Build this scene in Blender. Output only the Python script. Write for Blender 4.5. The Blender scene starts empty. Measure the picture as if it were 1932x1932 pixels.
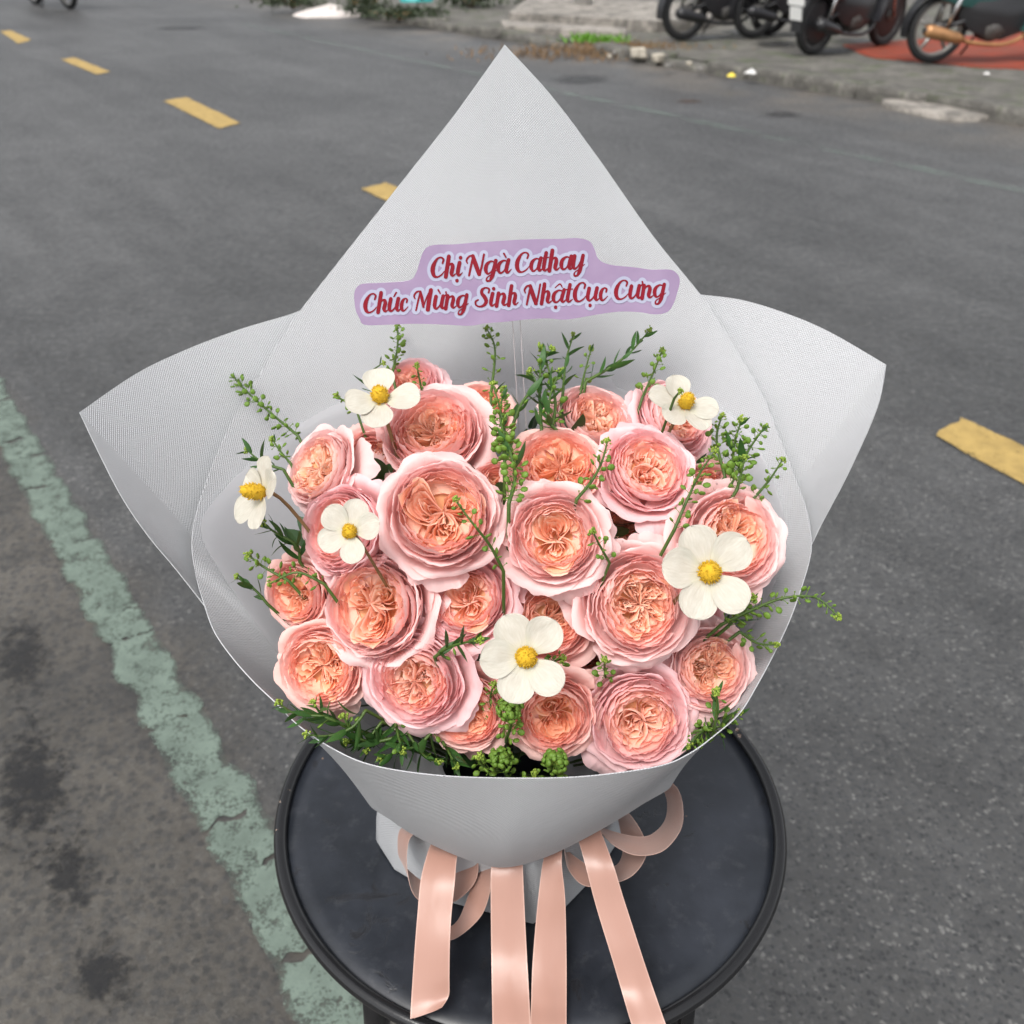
import bpy, bmesh, math, random
from math import sin, cos, tan, pi, radians, sqrt, atan2, exp
from mathutils import Vector, Matrix, noise

# ------------------------------------------------------------------ camera, light, exposure
SC = bpy.context.scene
COL = SC.collection
PITCH = radians(32.4)
TABLE_Z = 0.615                 # top of the little metal table
CAM = Vector((0.0, 0.0, TABLE_Z + 0.685))
F = 1786.3                      # focal length in pixels of a 1932 px wide picture
FWD = Vector((0, cos(PITCH), -sin(PITCH)))
UPV = Vector((0, sin(PITCH), cos(PITCH)))
RGT = Vector((1, 0, 0))

cam = bpy.data.cameras.new('camera')
cam.sensor_fit = 'HORIZONTAL'; cam.sensor_width = 36.0
cam.lens = 36.0 * F / 1932.0
cam.clip_start = 0.02; cam.clip_end = 2000
cam.dof.use_dof = True
cam.dof.focus_distance = 0.63
cam.dof.aperture_fstop = 10.5
cam_o = bpy.data.objects.new('camera', cam)
cam_o.location = CAM
cam_o.rotation_euler = (pi / 2 - PITCH, 0, 0)
COL.objects.link(cam_o)
SC.camera = cam_o

SUN_EL, SUN_AZ = radians(58), radians(208)     # high and behind the camera's left shoulder, through cloud
world = bpy.data.worlds.new('World'); SC.world = world; world.use_nodes = True
wn, wl = world.node_tree.nodes, world.node_tree.links
wn.clear()
sky_n = wn.new('ShaderNodeTexSky'); sky_n.sky_type = 'NISHITA'; sky_n.sun_disc = False
sky_n.sun_elevation = SUN_EL; sky_n.sun_rotation = SUN_AZ
sky_n.air_density = 1.0; sky_n.dust_density = 3.0; sky_n.ozone_density = 1.0
hs = wn.new('ShaderNodeHueSaturation'); hs.inputs['Saturation'].default_value = 0.16
bg = wn.new('ShaderNodeBackground'); bg.inputs['Strength'].default_value = 0.13
wo = wn.new('ShaderNodeOutputWorld')
wl.new(sky_n.outputs[0], hs.inputs['Color']); wl.new(hs.outputs[0], bg.inputs[0]); wl.new(bg.outputs[0], wo.inputs[0])

sun = bpy.data.lights.new('sun', 'SUN'); sun.energy = 1.5; sun.angle = radians(24)
sun.color = (1.0, 0.97, 0.93)
sun_o = bpy.data.objects.new('sun', sun); COL.objects.link(sun_o)
sd = Vector((sin(SUN_AZ) * cos(SUN_EL), cos(SUN_AZ) * cos(SUN_EL), sin(SUN_EL)))   # towards the sun
sun_o.rotation_euler = sd.to_track_quat('Z', 'Y').to_euler()
sun_o.location = (0, 0, 30)

SC.view_settings.view_transform = 'Standard'; SC.view_settings.look = 'None'
SC.view_settings.exposure = 0.86; SC.view_settings.gamma = 1.0
SC.view_settings.use_curve_mapping = False
SC.render.engine = 'CYCLES'
SC.cycles.use_denoising = True
SC.cycles.max_bounces = 8; SC.cycles.diffuse_bounces = 6; SC.cycles.transparent_max_bounces = 12
SC.cycles.use_adaptive_sampling = True; SC.cycles.adaptive_threshold = 0.02
SC.cycles.caustics_reflective = False; SC.cycles.caustics_refractive = False

# ------------------------------------------------------------------ pixel -> point
def pix(px, py, depth):
    return CAM + depth * (FWD + RGT * ((px - 966) / F) - UPV * ((py - 966) / F))
def pdir(px, py):
    return FWD + RGT * ((px - 966) / F) - UPV * ((py - 966) / F)
def on_y(px, py, y):
    d = pdir(px, py); return CAM + d * ((y - CAM.y) / d.y)
def on_z(px, py, z):
    d = pdir(px, py); return CAM + d * ((z - CAM.z) / d.z)
def on_plane(px, py, p0, n):
    d = pdir(px, py); return CAM + d * ((p0 - CAM).dot(n) / d.dot(n))

# ------------------------------------------------------------------ helpers
def link(o, parent=None):
    COL.objects.link(o)
    if parent is not None: o.parent = parent
    return o
def tag(o, label=None, cat=None, group=None, kind=None):
    if label: o['label'] = label
    if cat: o['category'] = cat
    if group: o['group'] = group
    if kind: o['kind'] = kind
    return o
def empty(name, loc=(0, 0, 0), parent=None):
    o = bpy.data.objects.new(name, None); o.location = loc; o.empty_display_size = .02
    return link(o, parent)

class MB:
    """collects geometry; build() links ONE mesh object"""
    def __init__(s): s.v = []; s.f = []; s.c = []; s.uv = []
    def add(s, vs, fs, cs=None, uvs=None):
        n = len(s.v); s.v += [tuple(p) for p in vs]
        s.f += [tuple(i + n for i in f) for f in fs]
        s.c += cs if cs is not None else [(1, 1, 1)] * len(vs)
        s.uv += uvs if uvs is not None else [(0, 0)] * len(vs)
        return s
    def grid(s, pts, cols=None, uvs=None, closed_u=False):
        nv, nu = len(pts), len(pts[0])
        vs = [p for r in pts for p in r]
        fs = []
        for j in range(nv - 1):
            for i in range(nu if closed_u else nu - 1):
                i2 = (i + 1) % nu
                fs.append((j * nu + i, j * nu + i2, (j + 1) * nu + i2, (j + 1) * nu + i))
        cs = [c for r in cols for c in r] if cols else None
        if uvs is None:
            us = [(i / max(1, nu - 1), j / max(1, nv - 1)) for j in range(nv) for i in range(nu)]
        else: us = [u for r in uvs for u in r]
        return s.add(vs, fs, cs, us)
    def box(s, c, d, rot=None):
        c = Vector(c); hx, hy, hz = d[0] / 2, d[1] / 2, d[2] / 2
        vs = [Vector((sx * hx, sy * hy, sz * hz)) for sx in (-1, 1) for sy in (-1, 1) for sz in (-1, 1)]
        if rot is not None: vs = [rot @ p for p in vs]
        vs = [p + c for p in vs]
        return s.add(vs, [(0, 1, 3, 2), (4, 6, 7, 5), (0, 4, 5, 1), (2, 3, 7, 6), (0, 2, 6, 4), (1, 5, 7, 3)])
    def tube(s, pts, rad, n=8, cap=True, closed=False):
        pts = [Vector(p) for p in pts]; m = len(pts)
        rads = rad if isinstance(rad, (list, tuple)) else [rad] * m
        rows = []; prev = None
        for i, p in enumerate(pts):
            if closed: t = pts[(i + 1) % m] - pts[i - 1]
            else: t = pts[min(i + 1, m - 1)] - pts[max(i - 1, 0)]
            t = t.normalized() if t.length > 1e-9 else Vector((0, 0, 1))
            if prev is None:
                a = Vector((0, 0, 1)) if abs(t.z) < .9 else Vector((1, 0, 0))
                prev = t.cross(a).normalized()
            prev = (prev - t * prev.dot(t))
            prev = prev.normalized() if prev.length > 1e-6 else t.orthogonal().normalized()
            b = t.cross(prev)
            rows.append([p + (prev * cos(2 * pi * k / n) + b * sin(2 * pi * k / n)) * rads[i] for k in range(n)])
        base = len(s.v)
        if closed: rows.append(rows[0])
        s.grid(rows, closed_u=True)
        if cap and not closed:
            s.f.append(tuple(base + k for k in reversed(range(n))))
            s.f.append(tuple(base + (m - 1) * n + k for k in range(n)))
        return s
    def lathe(s, prof, n=24, center=(0, 0, 0), rot=None):
        rows = []
        c = Vector(center)
        for r, z in prof:
            row = [Vector((r * cos(2 * pi * k / n), r * sin(2 * pi * k / n), z)) for k in range(n)]
            rows.append([c + (rot @ p if rot is not None else p) for p in row])
        return s.grid(rows, closed_u=True)
    def ball(s, c, r, nu=7, nv=5, sq=(1, 1, 1), rot=None):
        rows = []
        for j in range(nv + 1):
            a = pi * j / nv - pi / 2
            row = []
            for k in range(nu):
                p = Vector((cos(a) * cos(2 * pi * k / nu) * r * sq[0], cos(a) * sin(2 * pi * k / nu) * r * sq[1], sin(a) * r * sq[2]))
                if rot is not None: p = rot @ p
                row.append(Vector(c) + p)
            rows.append(row)
        return s.grid(rows, closed_u=True)
    def mesh(s, name, mat=None, smooth=True):
        me = bpy.data.meshes.new(name)
        me.from_pydata(s.v, [], s.f); me.update()
        ca = me.color_attributes.new('Col', 'FLOAT_COLOR', 'POINT')
        flat = []
        for c in s.c: flat += [c[0], c[1], c[2], 1.0]
        ca.data.foreach_set('color', flat)
        uvl = me.uv_layers.new(name='UVMap')
        idx = [0] * len(me.loops); me.loops.foreach_get('vertex_index', idx)
        fu = []
        for i in idx: fu += [s.uv[i][0], s.uv[i][1]]
        uvl.data.foreach_set('uv', fu)
        if smooth: me.polygons.foreach_set('use_smooth', [True] * len(me.polygons))
        if mat: me.materials.append(mat)
        return me
    def build(s, name, mat=None, parent=None, smooth=True, thick=0, offset=0):
        o = bpy.data.objects.new(name, s.mesh(name, mat, smooth))
        link(o, parent)
        if thick:
            m = o.modifiers.new('thickness', 'SOLIDIFY'); m.thickness = thick; m.offset = offset
            es = o.modifiers.new('crisp_edges', 'EDGE_SPLIT'); es.split_angle = radians(50)
        return o

def catmull(pts, n=6, closed=False):
    """Catmull-Rom through tuples of any length"""
    out = []; m = len(pts)
    P = lambda i: pts[i % m] if closed else pts[max(0, min(m - 1, i))]
    for i in range(m if closed else m - 1):
        p0, p1, p2, p3 = P(i - 1), P(i), P(i + 1), P(i + 2)
        for k in range(n):
            t = k / n
            out.append(tuple(.5 * (2 * b + (c - a) * t + (2 * a - 5 * b + 4 * c - d) * t * t + (3 * b - a - 3 * c + d) * t ** 3)
                             for a, b, c, d in zip(p0, p1, p2, p3)))
    if not closed: out.append(tuple(pts[-1]))
    return out
def lerp(a, b, t): return a + (b - a) * t
def mixc(a, b, t):
    t = max(0, min(1, t)); return tuple(x + (y - x) * t for x, y in zip(a, b))
def srgb(r, g, b):
    f = lambda c: (c / 255 / 12.92) if c / 255 <= .04045 else ((c / 255 + .055) / 1.055) ** 2.4
    return (f(r), f(g), f(b))
def nz(x, y=0., z=0.): return noise.noise(Vector((x, y, z)))

# ------------------------------------------------------------------ material helpers
class NT:
    def __init__(s, name):
        s.m = bpy.data.materials.new(name); s.m.use_nodes = True
        s.t = s.m.node_tree; s.t.nodes.clear()
        s.out = s.t.nodes.new('ShaderNodeOutputMaterial')
        s.b = s.t.nodes.new('ShaderNodeBsdfPrincipled'); s.link(s.b.outputs[0], s.out.inputs[0])
    def link(s, a, b): s.t.links.new(a, b)
    def n(s, kind, **kw):
        x = s.t.nodes.new('ShaderNode' + kind)
        for k, v in kw.items(): setattr(x, k, v)
        return x
    def put(s, sock, v):
        if isinstance(v, bpy.types.NodeSocket): s.link(v, sock)
        elif isinstance(v, (tuple, list)) and len(v) == 3 and sock.type == 'RGBA': sock.default_value = (*v, 1)
        else: sock.default_value = v
    def p(s, **kw):
        for k, v in kw.items(): s.put(s.b.inputs[k.replace('_', ' ')], v)
        return s
    def coord(s, which='Object', scale=None):
        c = s.n('TexCoord').outputs[which]
        if scale is not None:
            mp = s.n('Mapping'); s.link(c, mp.inputs[0]); mp.inputs['Scale'].default_value = scale if isinstance(scale, tuple) else (scale,) * 3
            c = mp.outputs[0]
        return c
    def noise(s, vec, scale, detail=4, rough=.55, dist=0):
        x = s.n('TexNoise'); s.link(vec, x.inputs['Vector'])
        x.inputs['Scale'].default_value = scale; x.inputs['Detail'].default_value = detail
        x.inputs['Roughness'].default_value = rough; x.inputs['Distortion'].default_value = dist
        return x.outputs['Fac']
    def voro(s, vec, scale, out='Distance', feature='F1', rnd=1):
        x = s.n('TexVoronoi', feature=feature); s.link(vec, x.inputs['Vector']); x.inputs['Scale'].default_value = scale
        x.inputs['Randomness'].default_value = rnd
        return x.outputs[out]
    def ramp(s, fac, stops, interp='LINEAR'):
        x = s.n('ValToRGB'); s.put(x.inputs[0], fac); r = x.color_ramp; r.interpolation = interp
        while len(r.elements) < len(stops): r.elements.new(.5)
        for e, (p, c) in zip(r.elements, stops):
            e.position = p; e.color = (*c, 1) if isinstance(c, (tuple, list)) else (c, c, c, 1)
        return x.outputs[0]
    def mix(s, fac, a, b, mode='MIX'):
        x = s.n('Mix', data_type='RGBA', blend_type=mode)
        s.put(x.inputs[0], fac); s.put(x.inputs[6], a); s.put(x.inputs[7], b)
        return x.outputs[2]
    def math(s, op, a, b=0.):
        x = s.n('Math', operation=op); s.put(x.inputs[0], a); s.put(x.inputs[1], b); return x.outputs[0]
    def attr(s, name='Col'):
        x = s.n('Attribute', attribute_name=name); return x.outputs['Color']
    def bump(s, h, strength=.3, dist=.001):
        x = s.n('Bump'); s.put(x.inputs['Height'], h); x.inputs['Strength'].default_value = strength
        x.inputs['Distance'].default_value = dist; s.link(x.outputs[0], s.b.inputs['Normal']); return x
    def translucent(s, col, fac):
        tr = s.n('BsdfTranslucent'); s.put(tr.inputs[0], col)
        mx = s.n('MixShader'); s.put(mx.inputs[0], fac)
        s.link(s.b.outputs[0], mx.inputs[1]); s.link(tr.outputs[0], mx.inputs[2]); s.link(mx.outputs[0], s.out.inputs[0])
        return mx
def simple(name, col, rough=.5, metal=0., var=.12, scale=8., bump=0., spec=.5):
    """plain paint / metal / rubber with a little procedural unevenness"""
    t = NT(name); c = t.coord('Object')
    nf = t.noise(c, scale, 5)
    t.p(Base_Color=t.mix(nf, tuple(x * (1 - var) for x in col), tuple(min(1, x * (1 + var)) for x in col)),
        Roughness=t.math('ADD', t.math('MULTIPLY', nf, .16), rough - .08), Metallic=metal)
    t.b.inputs['Specular IOR Level'].default_value = spec
    if bump: t.bump(t.noise(c, scale * 6, 4), bump, .002)
    return t.m
# ------------------------------------------------------------------ road and pavement
RD = radians(35.4)
RDIR = Vector((-sin(RD), cos(RD), 0))           # along the road, away
RNRM = Vector((cos(RD), sin(RD), 0))            # across, towards the shops
def road_uv(p): return p.dot(RNRM), p.dot(RDIR)
def road_pt(a, s, z=0.): return RNRM * a + RDIR * s + Vector((0, 0, z))
GREEN_A = (on_z(178, 1090, 0)).dot(RNRM)        # centre of the worn green edge line
KERB_A = (on_z(1932, 236, 0)).dot(RNRM)

def road_coords(t):
    c = t.n('TexCoord').outputs['Object']
    mp = t.n('Mapping'); t.link(c, mp.inputs[0]); mp.inputs['Rotation'].default_value = (0, 0, -RD)
    return c, mp.outputs[0]

def mat_asphalt():
    t = NT('asphalt'); c, r = road_coords(t)
    sx = t.n('SeparateXYZ'); t.link(r, sx.inputs[0])
    warp = t.math('MULTIPLY', t.math('SUBTRACT', t.noise(c, 1.1, 4), .5), .5)
    across = t.math('ADD', t.math('SUBTRACT', sx.outputs['X'], GREEN_A), warp)
    left = t.ramp(across, [(0., 1.), (.12, 0.)])                       # the coarse dirty shoulder beyond the green line
    nv = t.n('TexNoise'); t.link(c, nv.inputs['Vector']); nv.inputs['Scale'].default_value = 130; nv.inputs['Detail'].default_value = 3
    va = t.n('VectorMath', operation='MULTIPLY_ADD'); t.link(nv.outputs['Color'], va.inputs[0]); va.inputs[1].default_value = (.011, .011, .011); t.link(c, va.inputs[2]); cd = va.outputs[0]
    stone = t.n('TexVoronoi'); t.link(cd, stone.inputs['Vector']); stone.inputs['Scale'].default_value = 125
    sep = t.n('SeparateColor'); t.link(stone.outputs['Color'], sep.inputs[0])
    agg = t.ramp(sep.outputs[0], [(0, (.016, .017, .019)), (.5, (.049, .050, .052)), (.85, (.083, .082, .080)), (1, (.16, .157, .15))])
    grit = t.mix(t.noise(c, 420, 3), (.032, .032, .032), (.080, .079, .077))
    edge = t.ramp(stone.outputs['Distance'], [(.35, 0.), (.62, 1.)])
    smooth = t.mix(edge, agg, grit)
    smooth = t.mix(.15, smooth, (.064, .0645, .065))
    st2 = t.n('TexVoronoi'); t.link(cd, st2.inputs['Vector']); st2.inputs['Scale'].default_value = 74
    sep2 = t.n('SeparateColor'); t.link(st2.outputs['Color'], sep2.inputs[0])
    agg2 = t.ramp(sep2.outputs[1], [(0, (.010, .011, .013)), (.6, (.034, .034, .036)), (1, (.105, .096, .082))])
    mud = t.mix(t.noise(c, 240, 3), (.070, .060, .048), (.15, .130, .102))
    e2 = t.ramp(t.math('ADD', st2.outputs['Distance'], t.math('MULTIPLY', sep2.outputs[2], .5)), [(.45, 0.), (.95, 1.)])
    rough = t.mix(t.math('MULTIPLY', e2, .7), agg2, mud)
    rough = t.mix(.50, rough, t.mix(.45, smooth, (.075, .066, .052)))
    col = t.mix(left, smooth, rough)
    big = t.ramp(t.noise(c, .55, 5, .6), [(.32, .66), (.62, 1.14)])
    col = t.mix(1., col, big, 'MULTIPLY')
    mid = t.ramp(t.noise(c, 5.5, 5, .65), [(.3, .80), (.65, 1.12)])
    col = t.mix(1., col, mid, 'MULTIPLY')
    streak = t.n('Mapping'); t.link(r, streak.inputs[0]); streak.inputs['Scale'].default_value = (1.6, .12, 1)
    col = t.mix(1., col, t.ramp(t.noise(streak.outputs[0], 2.2, 5, .6), [(.35, .80), (.62, 1.08)]), 'MULTIPLY')
    # oil and water stains on the shoulder
    oil = t.ramp(t.noise(c, 2.6, 6, .62, .6), [(.50, 0.), (.64, 1.)])
    oil = t.math('MULTIPLY', oil, t.ramp(across, [(-.02, 1.), (.0, .0)]))
    far = t.ramp(t.math('SUBTRACT', sx.outputs['X'], GREEN_A), [(0., 1.), (.001, 0.)])
    oil2 = t.math('MULTIPLY', t.ramp(t.noise(c, 2.2, 6, .62, .8), [(.50, 0.), (.66, .8)]), far)
    col = t.mix(oil2, col, (.022, .022, .022))
    # damp patches near the kerb
    near_kerb = t.ramp(t.math('SUBTRACT', sx.outputs['X'], KERB_A - 2.2), [(0., 0.), (1., 1.)])
    sand = t.math('MULTIPLY', t.ramp(t.noise(c, 1.6, 6, .65), [(.38, 0.), (.62, .75)]), t.ramp(t.math('SUBTRACT', sx.outputs['X'], KERB_A - 1.3), [(0., 0.), (1., 1.)]))
    col = t.mix(sand, col, (.125, .108, .088))
    damp = t.math('MULTIPLY', t.ramp(t.noise(r, .9, 4, .55), [(.54, 0.), (.66, .7)]), near_kerb)
    col = t.mix(damp, col, (.045, .043, .042))
    t.p(Base_Color=col, Roughness=t.ramp(t.noise(c, 30, 3), [(.3, .42), (.7, .62)]))
    t.b.inputs['Specular IOR Level'].default_value = .5
    h = t.math('ADD', t.math('MULTIPLY', t.math('SUBTRACT', 1., stone.outputs['Distance']), .5), t.math('MULTIPLY', t.noise(c, 420, 3), .6))
    t.bump(h, .55, .0025)
    return t.m
road = MB()
road.grid([[Vector((x, y, 0)) for x in (-400, -6, -2, 0, 2, 6, 400)] for y in (-400, -2, 0, 2, 5, 12, 500)])
road_o = tag(road.build('road', mat_asphalt(), smooth=False), kind='structure')

def mat_paint(name, c1, c2, wear, edge=.0):
    """thin road paint worn through to the asphalt under it"""
    t = NT(name); c = t.coord('Object'); uv = t.coord('UV')
    base = t.mix(t.noise(c, 60, 5), c1, c2)
    dirt = t.ramp(t.noise(c, 14, 6, .7), [(.40, 0.), (.70, .6)])
    base = t.mix(dirt, base, tuple(x * .45 for x in c1))
    t.p(Base_Color=base, Roughness=.7); t.bump(t.noise(c, 300, 4), .5, .002)
    sx = t.n('SeparateXYZ'); t.link(uv, sx.inputs[0])
    ed = t.ramp(t.math('ABSOLUTE', t.math('SUBTRACT', sx.outputs['X'], .5)), [(.36, 0.), (.5, edge)])
    n_ = t.math('ADD', t.math('MULTIPLY', t.noise(c, 190, 5, .7), .55), t.math('MULTIPLY', t.noise(c, 22, 5, .65), .45))
    keep = t.ramp(t.math('SUBTRACT', n_, ed), [(wear - .04, .12), (wear + .05, 1.)])
    tr = t.n('BsdfTransparent'); mx = t.n('MixShader'); t.put(mx.inputs[0], keep)
    t.link(tr.outputs[0], mx.inputs[1]); t.link(t.b.outputs[0], mx.inputs[2]); t.link(mx.outputs[0], t.out.inputs[0])
    return t.m
M_GREENP = mat_paint('worn_green_paint', (.118, .158, .130), (.155, .198, .164), .44, .12)
M_YELLOW = mat_paint('yellow_road_paint', (.36, .24, .068), (.43, .30, .098), .38, .06)
rg = random.Random(5); pi_ = 0
# worn green edge line: cracked patches
W_G = .106
s = -3.2
while s < 3.4:
    L = rg.uniform(.10, .34)
    n = 26
    def edge_pts(a, sd, s0=s, L=L):
        return [(a + .022 * nz((s0 + L * k / n) * 12, sd) + .007 * nz((s0 + L * k / n) * 60, sd + 5), s0 + L * k / n) for k in range(n + 1)]
    le = edge_pts(GREEN_A - W_G / 2, 1.); ri = edge_pts(GREEN_A + W_G / 2, 9.)
    mb = MB(); rows = []
    sl = rg.uniform(-.25, .15)
    for k in range(n + 1):
        row = []
        for q in range(17):
            f = q / 16
            a = lerp(le[k][0], ri[k][0], f); ss = lerp(le[k][1], ri[k][1], f) + (f - .5) * .06 * sl
            for end, sd_ in ((0, 4), (n, 0)):
                tp = max(0, 1 - abs(k - end) / 9)
                ss += tp * (.026 * nz(a * 30, s * 7 + sd_) + .010 * nz(a * 110, s + sd_))
            row.append(road_pt(a, ss, .0020 + .0004 * (pi_ % 4)))
        rows.append(row)
    mb.grid(rows); mb.build('paint_patch', M_GREENP, road_o, smooth=False)
    s += L + rg.uniform(.001, .009); pi_ += 1
# yellow broken centre line
def quad_dash(corners, nm, mat, z=.004, jag=.012):
    P = [on_z(x, y, z) for x, y in corners]
    n = 12; rows = []
    for j in range(n + 1):
        v = j / n
        a, b = P[0].lerp(P[3], v), P[1].lerp(P[2], v)
        rows.append([a.lerp(b, u) + RNRM * jag * nz(v * 9, u * 3 + a.x) + RDIR * (2 * jag * nz(u * 7, v + a.y) if j in (0, n) else 0) for u in (0, .2, .4, .6, .8, 1)])
    return MB().grid(rows).build(nm, mat, road_o, smooth=False)
YA = (on_z(380, 213, 0)).dot(RNRM)
dash_s = [on_z(x, y, 0).dot(RDIR) for x, y in ((330, 187), (428, 239))]
for a, b, c_, d in (((0, 59), (20, 57), (59, 75), (35, 82)), ((114, 112), (140, 108), (208, 135), (182, 140)),
                    ((308, 190), (352, 183), (454, 232), (413, 242)), ((683, 356), (728, 344), (925, 430), (880, 452)),
                    ((1765, 822), (1815, 787), (2250, 985), (2200, 1060))):
    quad_dash((a, b, c_, d), 'lane_dash', M_YELLOW)
# faded thin green line near the shops
t = NT('faded_line_paint'); c0 = t.coord('Object')
tr = t.n('BsdfTransparent'); mx = t.n('MixShader')
t.put(mx.inputs[0], t.ramp(t.noise(c0, 5, 6, .7), [(.42, 0.), (.62, .22)]))
t.p(Base_Color=(.22, .30, .25), Roughness=.7)
t.link(tr.outputs[0], mx.inputs[1]); t.link(t.b.outputs[0], mx.inputs[2]); t.link(mx.outputs[0], t.out.inputs[0])
fa = on_z(1600, 290, 0).dot(RNRM)
mb = MB(); mb.grid([[road_pt(fa + w, ss, .004) for w in (-.06, .06)] for ss in (-2, 0, 2, 4, 7, 10, 14)])
mb.build('faded_line', t.m, road_o, smooth=False)

# pavement slab, kerb stones, red forecourt
def mat_concrete(name, c1, c2, moss=.0, sc=1.):
    t = NT(name); c = t.coord('Object')
    base = t.mix(t.ramp(t.noise(c, 2.2 * sc, 7, .65), [(.3, 0.), (.7, 1.)]), c1, c2)
    base = t.mix(t.ramp(t.noise(c, 9 * sc, 6, .7), [(.40, .75), (.58, 0.)]), base, (.060, .056, .050))
    if moss: base = t.mix(t.ramp(t.noise(c, 3.1 * sc, 6, .7), [(.52, 0.), (.66, moss)]), base, (.055, .070, .028))
    base = t.mix(t.ramp(t.noise(c, 60, 4), [(.60, 0.), (.72, .5)]), base, (.38, .36, .33))
    t.p(Base_Color=base, Roughness=.85); t.bump(t.noise(c, 25, 6, .7), .6, .02)
    return t.m
M_CONC = mat_concrete('dirty_concrete', (.066, .062, .053), (.175, .165, .145), .85)
M_PALE = mat_concrete('pale_concrete', (.25, .228, .197), (.33, .30, .265), .0, .6)
PAV_Z = .065
mb = MB(); rows = []
for k in range(61):
    ss = -8 + k * .7
    rows.append([road_pt(KERB_A + .20 + d + (.05 * nz(ss * 1.3, 3) if i == 0 else 0), ss, PAV_Z + (.005 * nz(ss, d * 2) if i else 0)) for i, d in enumerate((0, .4, .9, 1.6, 3, 6, 12, 40))])
mb.grid(rows)
pave_o = tag(mb.build('pavement', M_CONC), kind='structure')
kerb_o = tag(empty('kerb'), kind='structure')
def stone_mesh(mb, c, d, rot, seed, rough=.12, sub=3):
    bm = bmesh.new(); bmesh.ops.create_cube(bm, size=1)
    bmesh.ops.subdivide_edges(bm, edges=bm.edges[:], cuts=sub, use_grid_fill=True)
    vs = []
    for v in bm.verts:
        p = v.co.copy()
        n_ = noise.noise_vector(p * 2.1 + Vector((seed, seed * .7, 0)))
        q = p.normalized() * .62
        p = p.lerp(q, .18) + n_ * rough
        p = Vector((p.x * d[0], p.y * d[1], p.z * d[2]))
        vs.append((rot @ p if rot is not None else p) + Vector(c))
    bm.verts.index_update()
    mb.add(vs, [tuple(v.index for v in f.verts) for f in bm.faces]); bm.free()
    return mb
ROTR = Matrix.Rotation(RD, 3, 'Z')
rk = random.Random(11)
s = -3.
while s < 20:
    L = rk.uniform(.45, 1.05)
    mb = MB(); sink = rk.choice((0, 0, .03, .07)) if s > 1 else 0
    tilt = Matrix.Rotation(rk.uniform(-.05, .05), 3, 'X') @ Matrix.Rotation(rk.uniform(-.04, .04), 3, 'Z')
    stone_mesh(mb, (0, 0, 0), (.26, L * .97, .18), tilt, s, .035)
    o = mb.build('kerb_stone', M_CONC, kerb_o); o.location = road_pt(KERB_A + .12 + rk.uniform(-.03, .03), s + L / 2, .012 - sink * .7); o.rotation_euler = (0, 0, RD)
    s += L
# red tiled forecourt
t = NT('red_tiles'); c, r = road_coords(t)
br = t.n('TexBrick'); t.link(r, br.inputs['Vector']); br.inputs['Scale'].default_value = 1.; br.offset = 0.
br.inputs['Brick Width'].default_value = .3; br.inputs['Row Height'].default_value = .3; br.inputs['Mortar Size'].default_value = .006
br.inputs['Color1'].default_value = (.26, .045, .022, 1); br.inputs['Color2'].default_value = (.21, .040, .022, 1); br.inputs['Mortar'].default_value = (.13, .05, .033, 1)
cc = t.mix(t.ramp(t.noise(c, 3, 6, .65), [(.45, 0.), (.75, .6)]), br.outputs['Color'], (.12, .07, .055))
t.p(Base_Color=cc, Roughness=.8); t.b.inputs['Specular IOR Level'].default_value = .2; t.bump(br.outputs['Fac'], -.3, .003)
redpts = [(1590, 84), (1640, 106), (1700, 112), (1760, 117), (1830, 124), (1932, 130), (2080, 140)]
front = [on_z(x, y, PAV_Z + .010) for x, y in redpts]
front = [Vector(p) for p in catmull([tuple(p) for p in front], 5)]
mb = MB(); mb.grid([[p + RNRM * (.03 * nz(p.x * 4, 1)) - Vector((0, 0, .05)) for p in front], [p + RNRM * (.03 * nz(p.x * 4, 1)) for p in front]] + [[p + RNRM * d - RDIR * d * .15 for p in front] for d in (.5, 1.2, 2.5, 6)])
tag(mb.build('red_forecourt', t.m, smooth=False), kind='structure')
# pale mortar ramp laid in the gutter
bp = [(1668, 186), (1700, 178), (1740, 181), (1820, 196), (1868, 207), (1872, 216), (1840, 222), (1780, 219), (1710, 205), (1675, 196)]
bpp = [Vector(q) for q in catmull([tuple(on_z(x, y, .03)) for x, y in bp], 4, True)]
cen = sum(bpp, Vector()) / len(bpp)
mb = MB(); mb.grid([[Vector((p.x, p.y, -.02)) for p in bpp], [p for p in bpp], [cen.lerp(p, .8) + Vector((0, 0, .015)) for p in bpp], [cen.lerp(p, .05) + Vector((0, 0, .02)) for p in bpp]], closed_u=True)
tag(mb.build('gutter_ramp', M_PALE), kind='structure')

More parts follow.
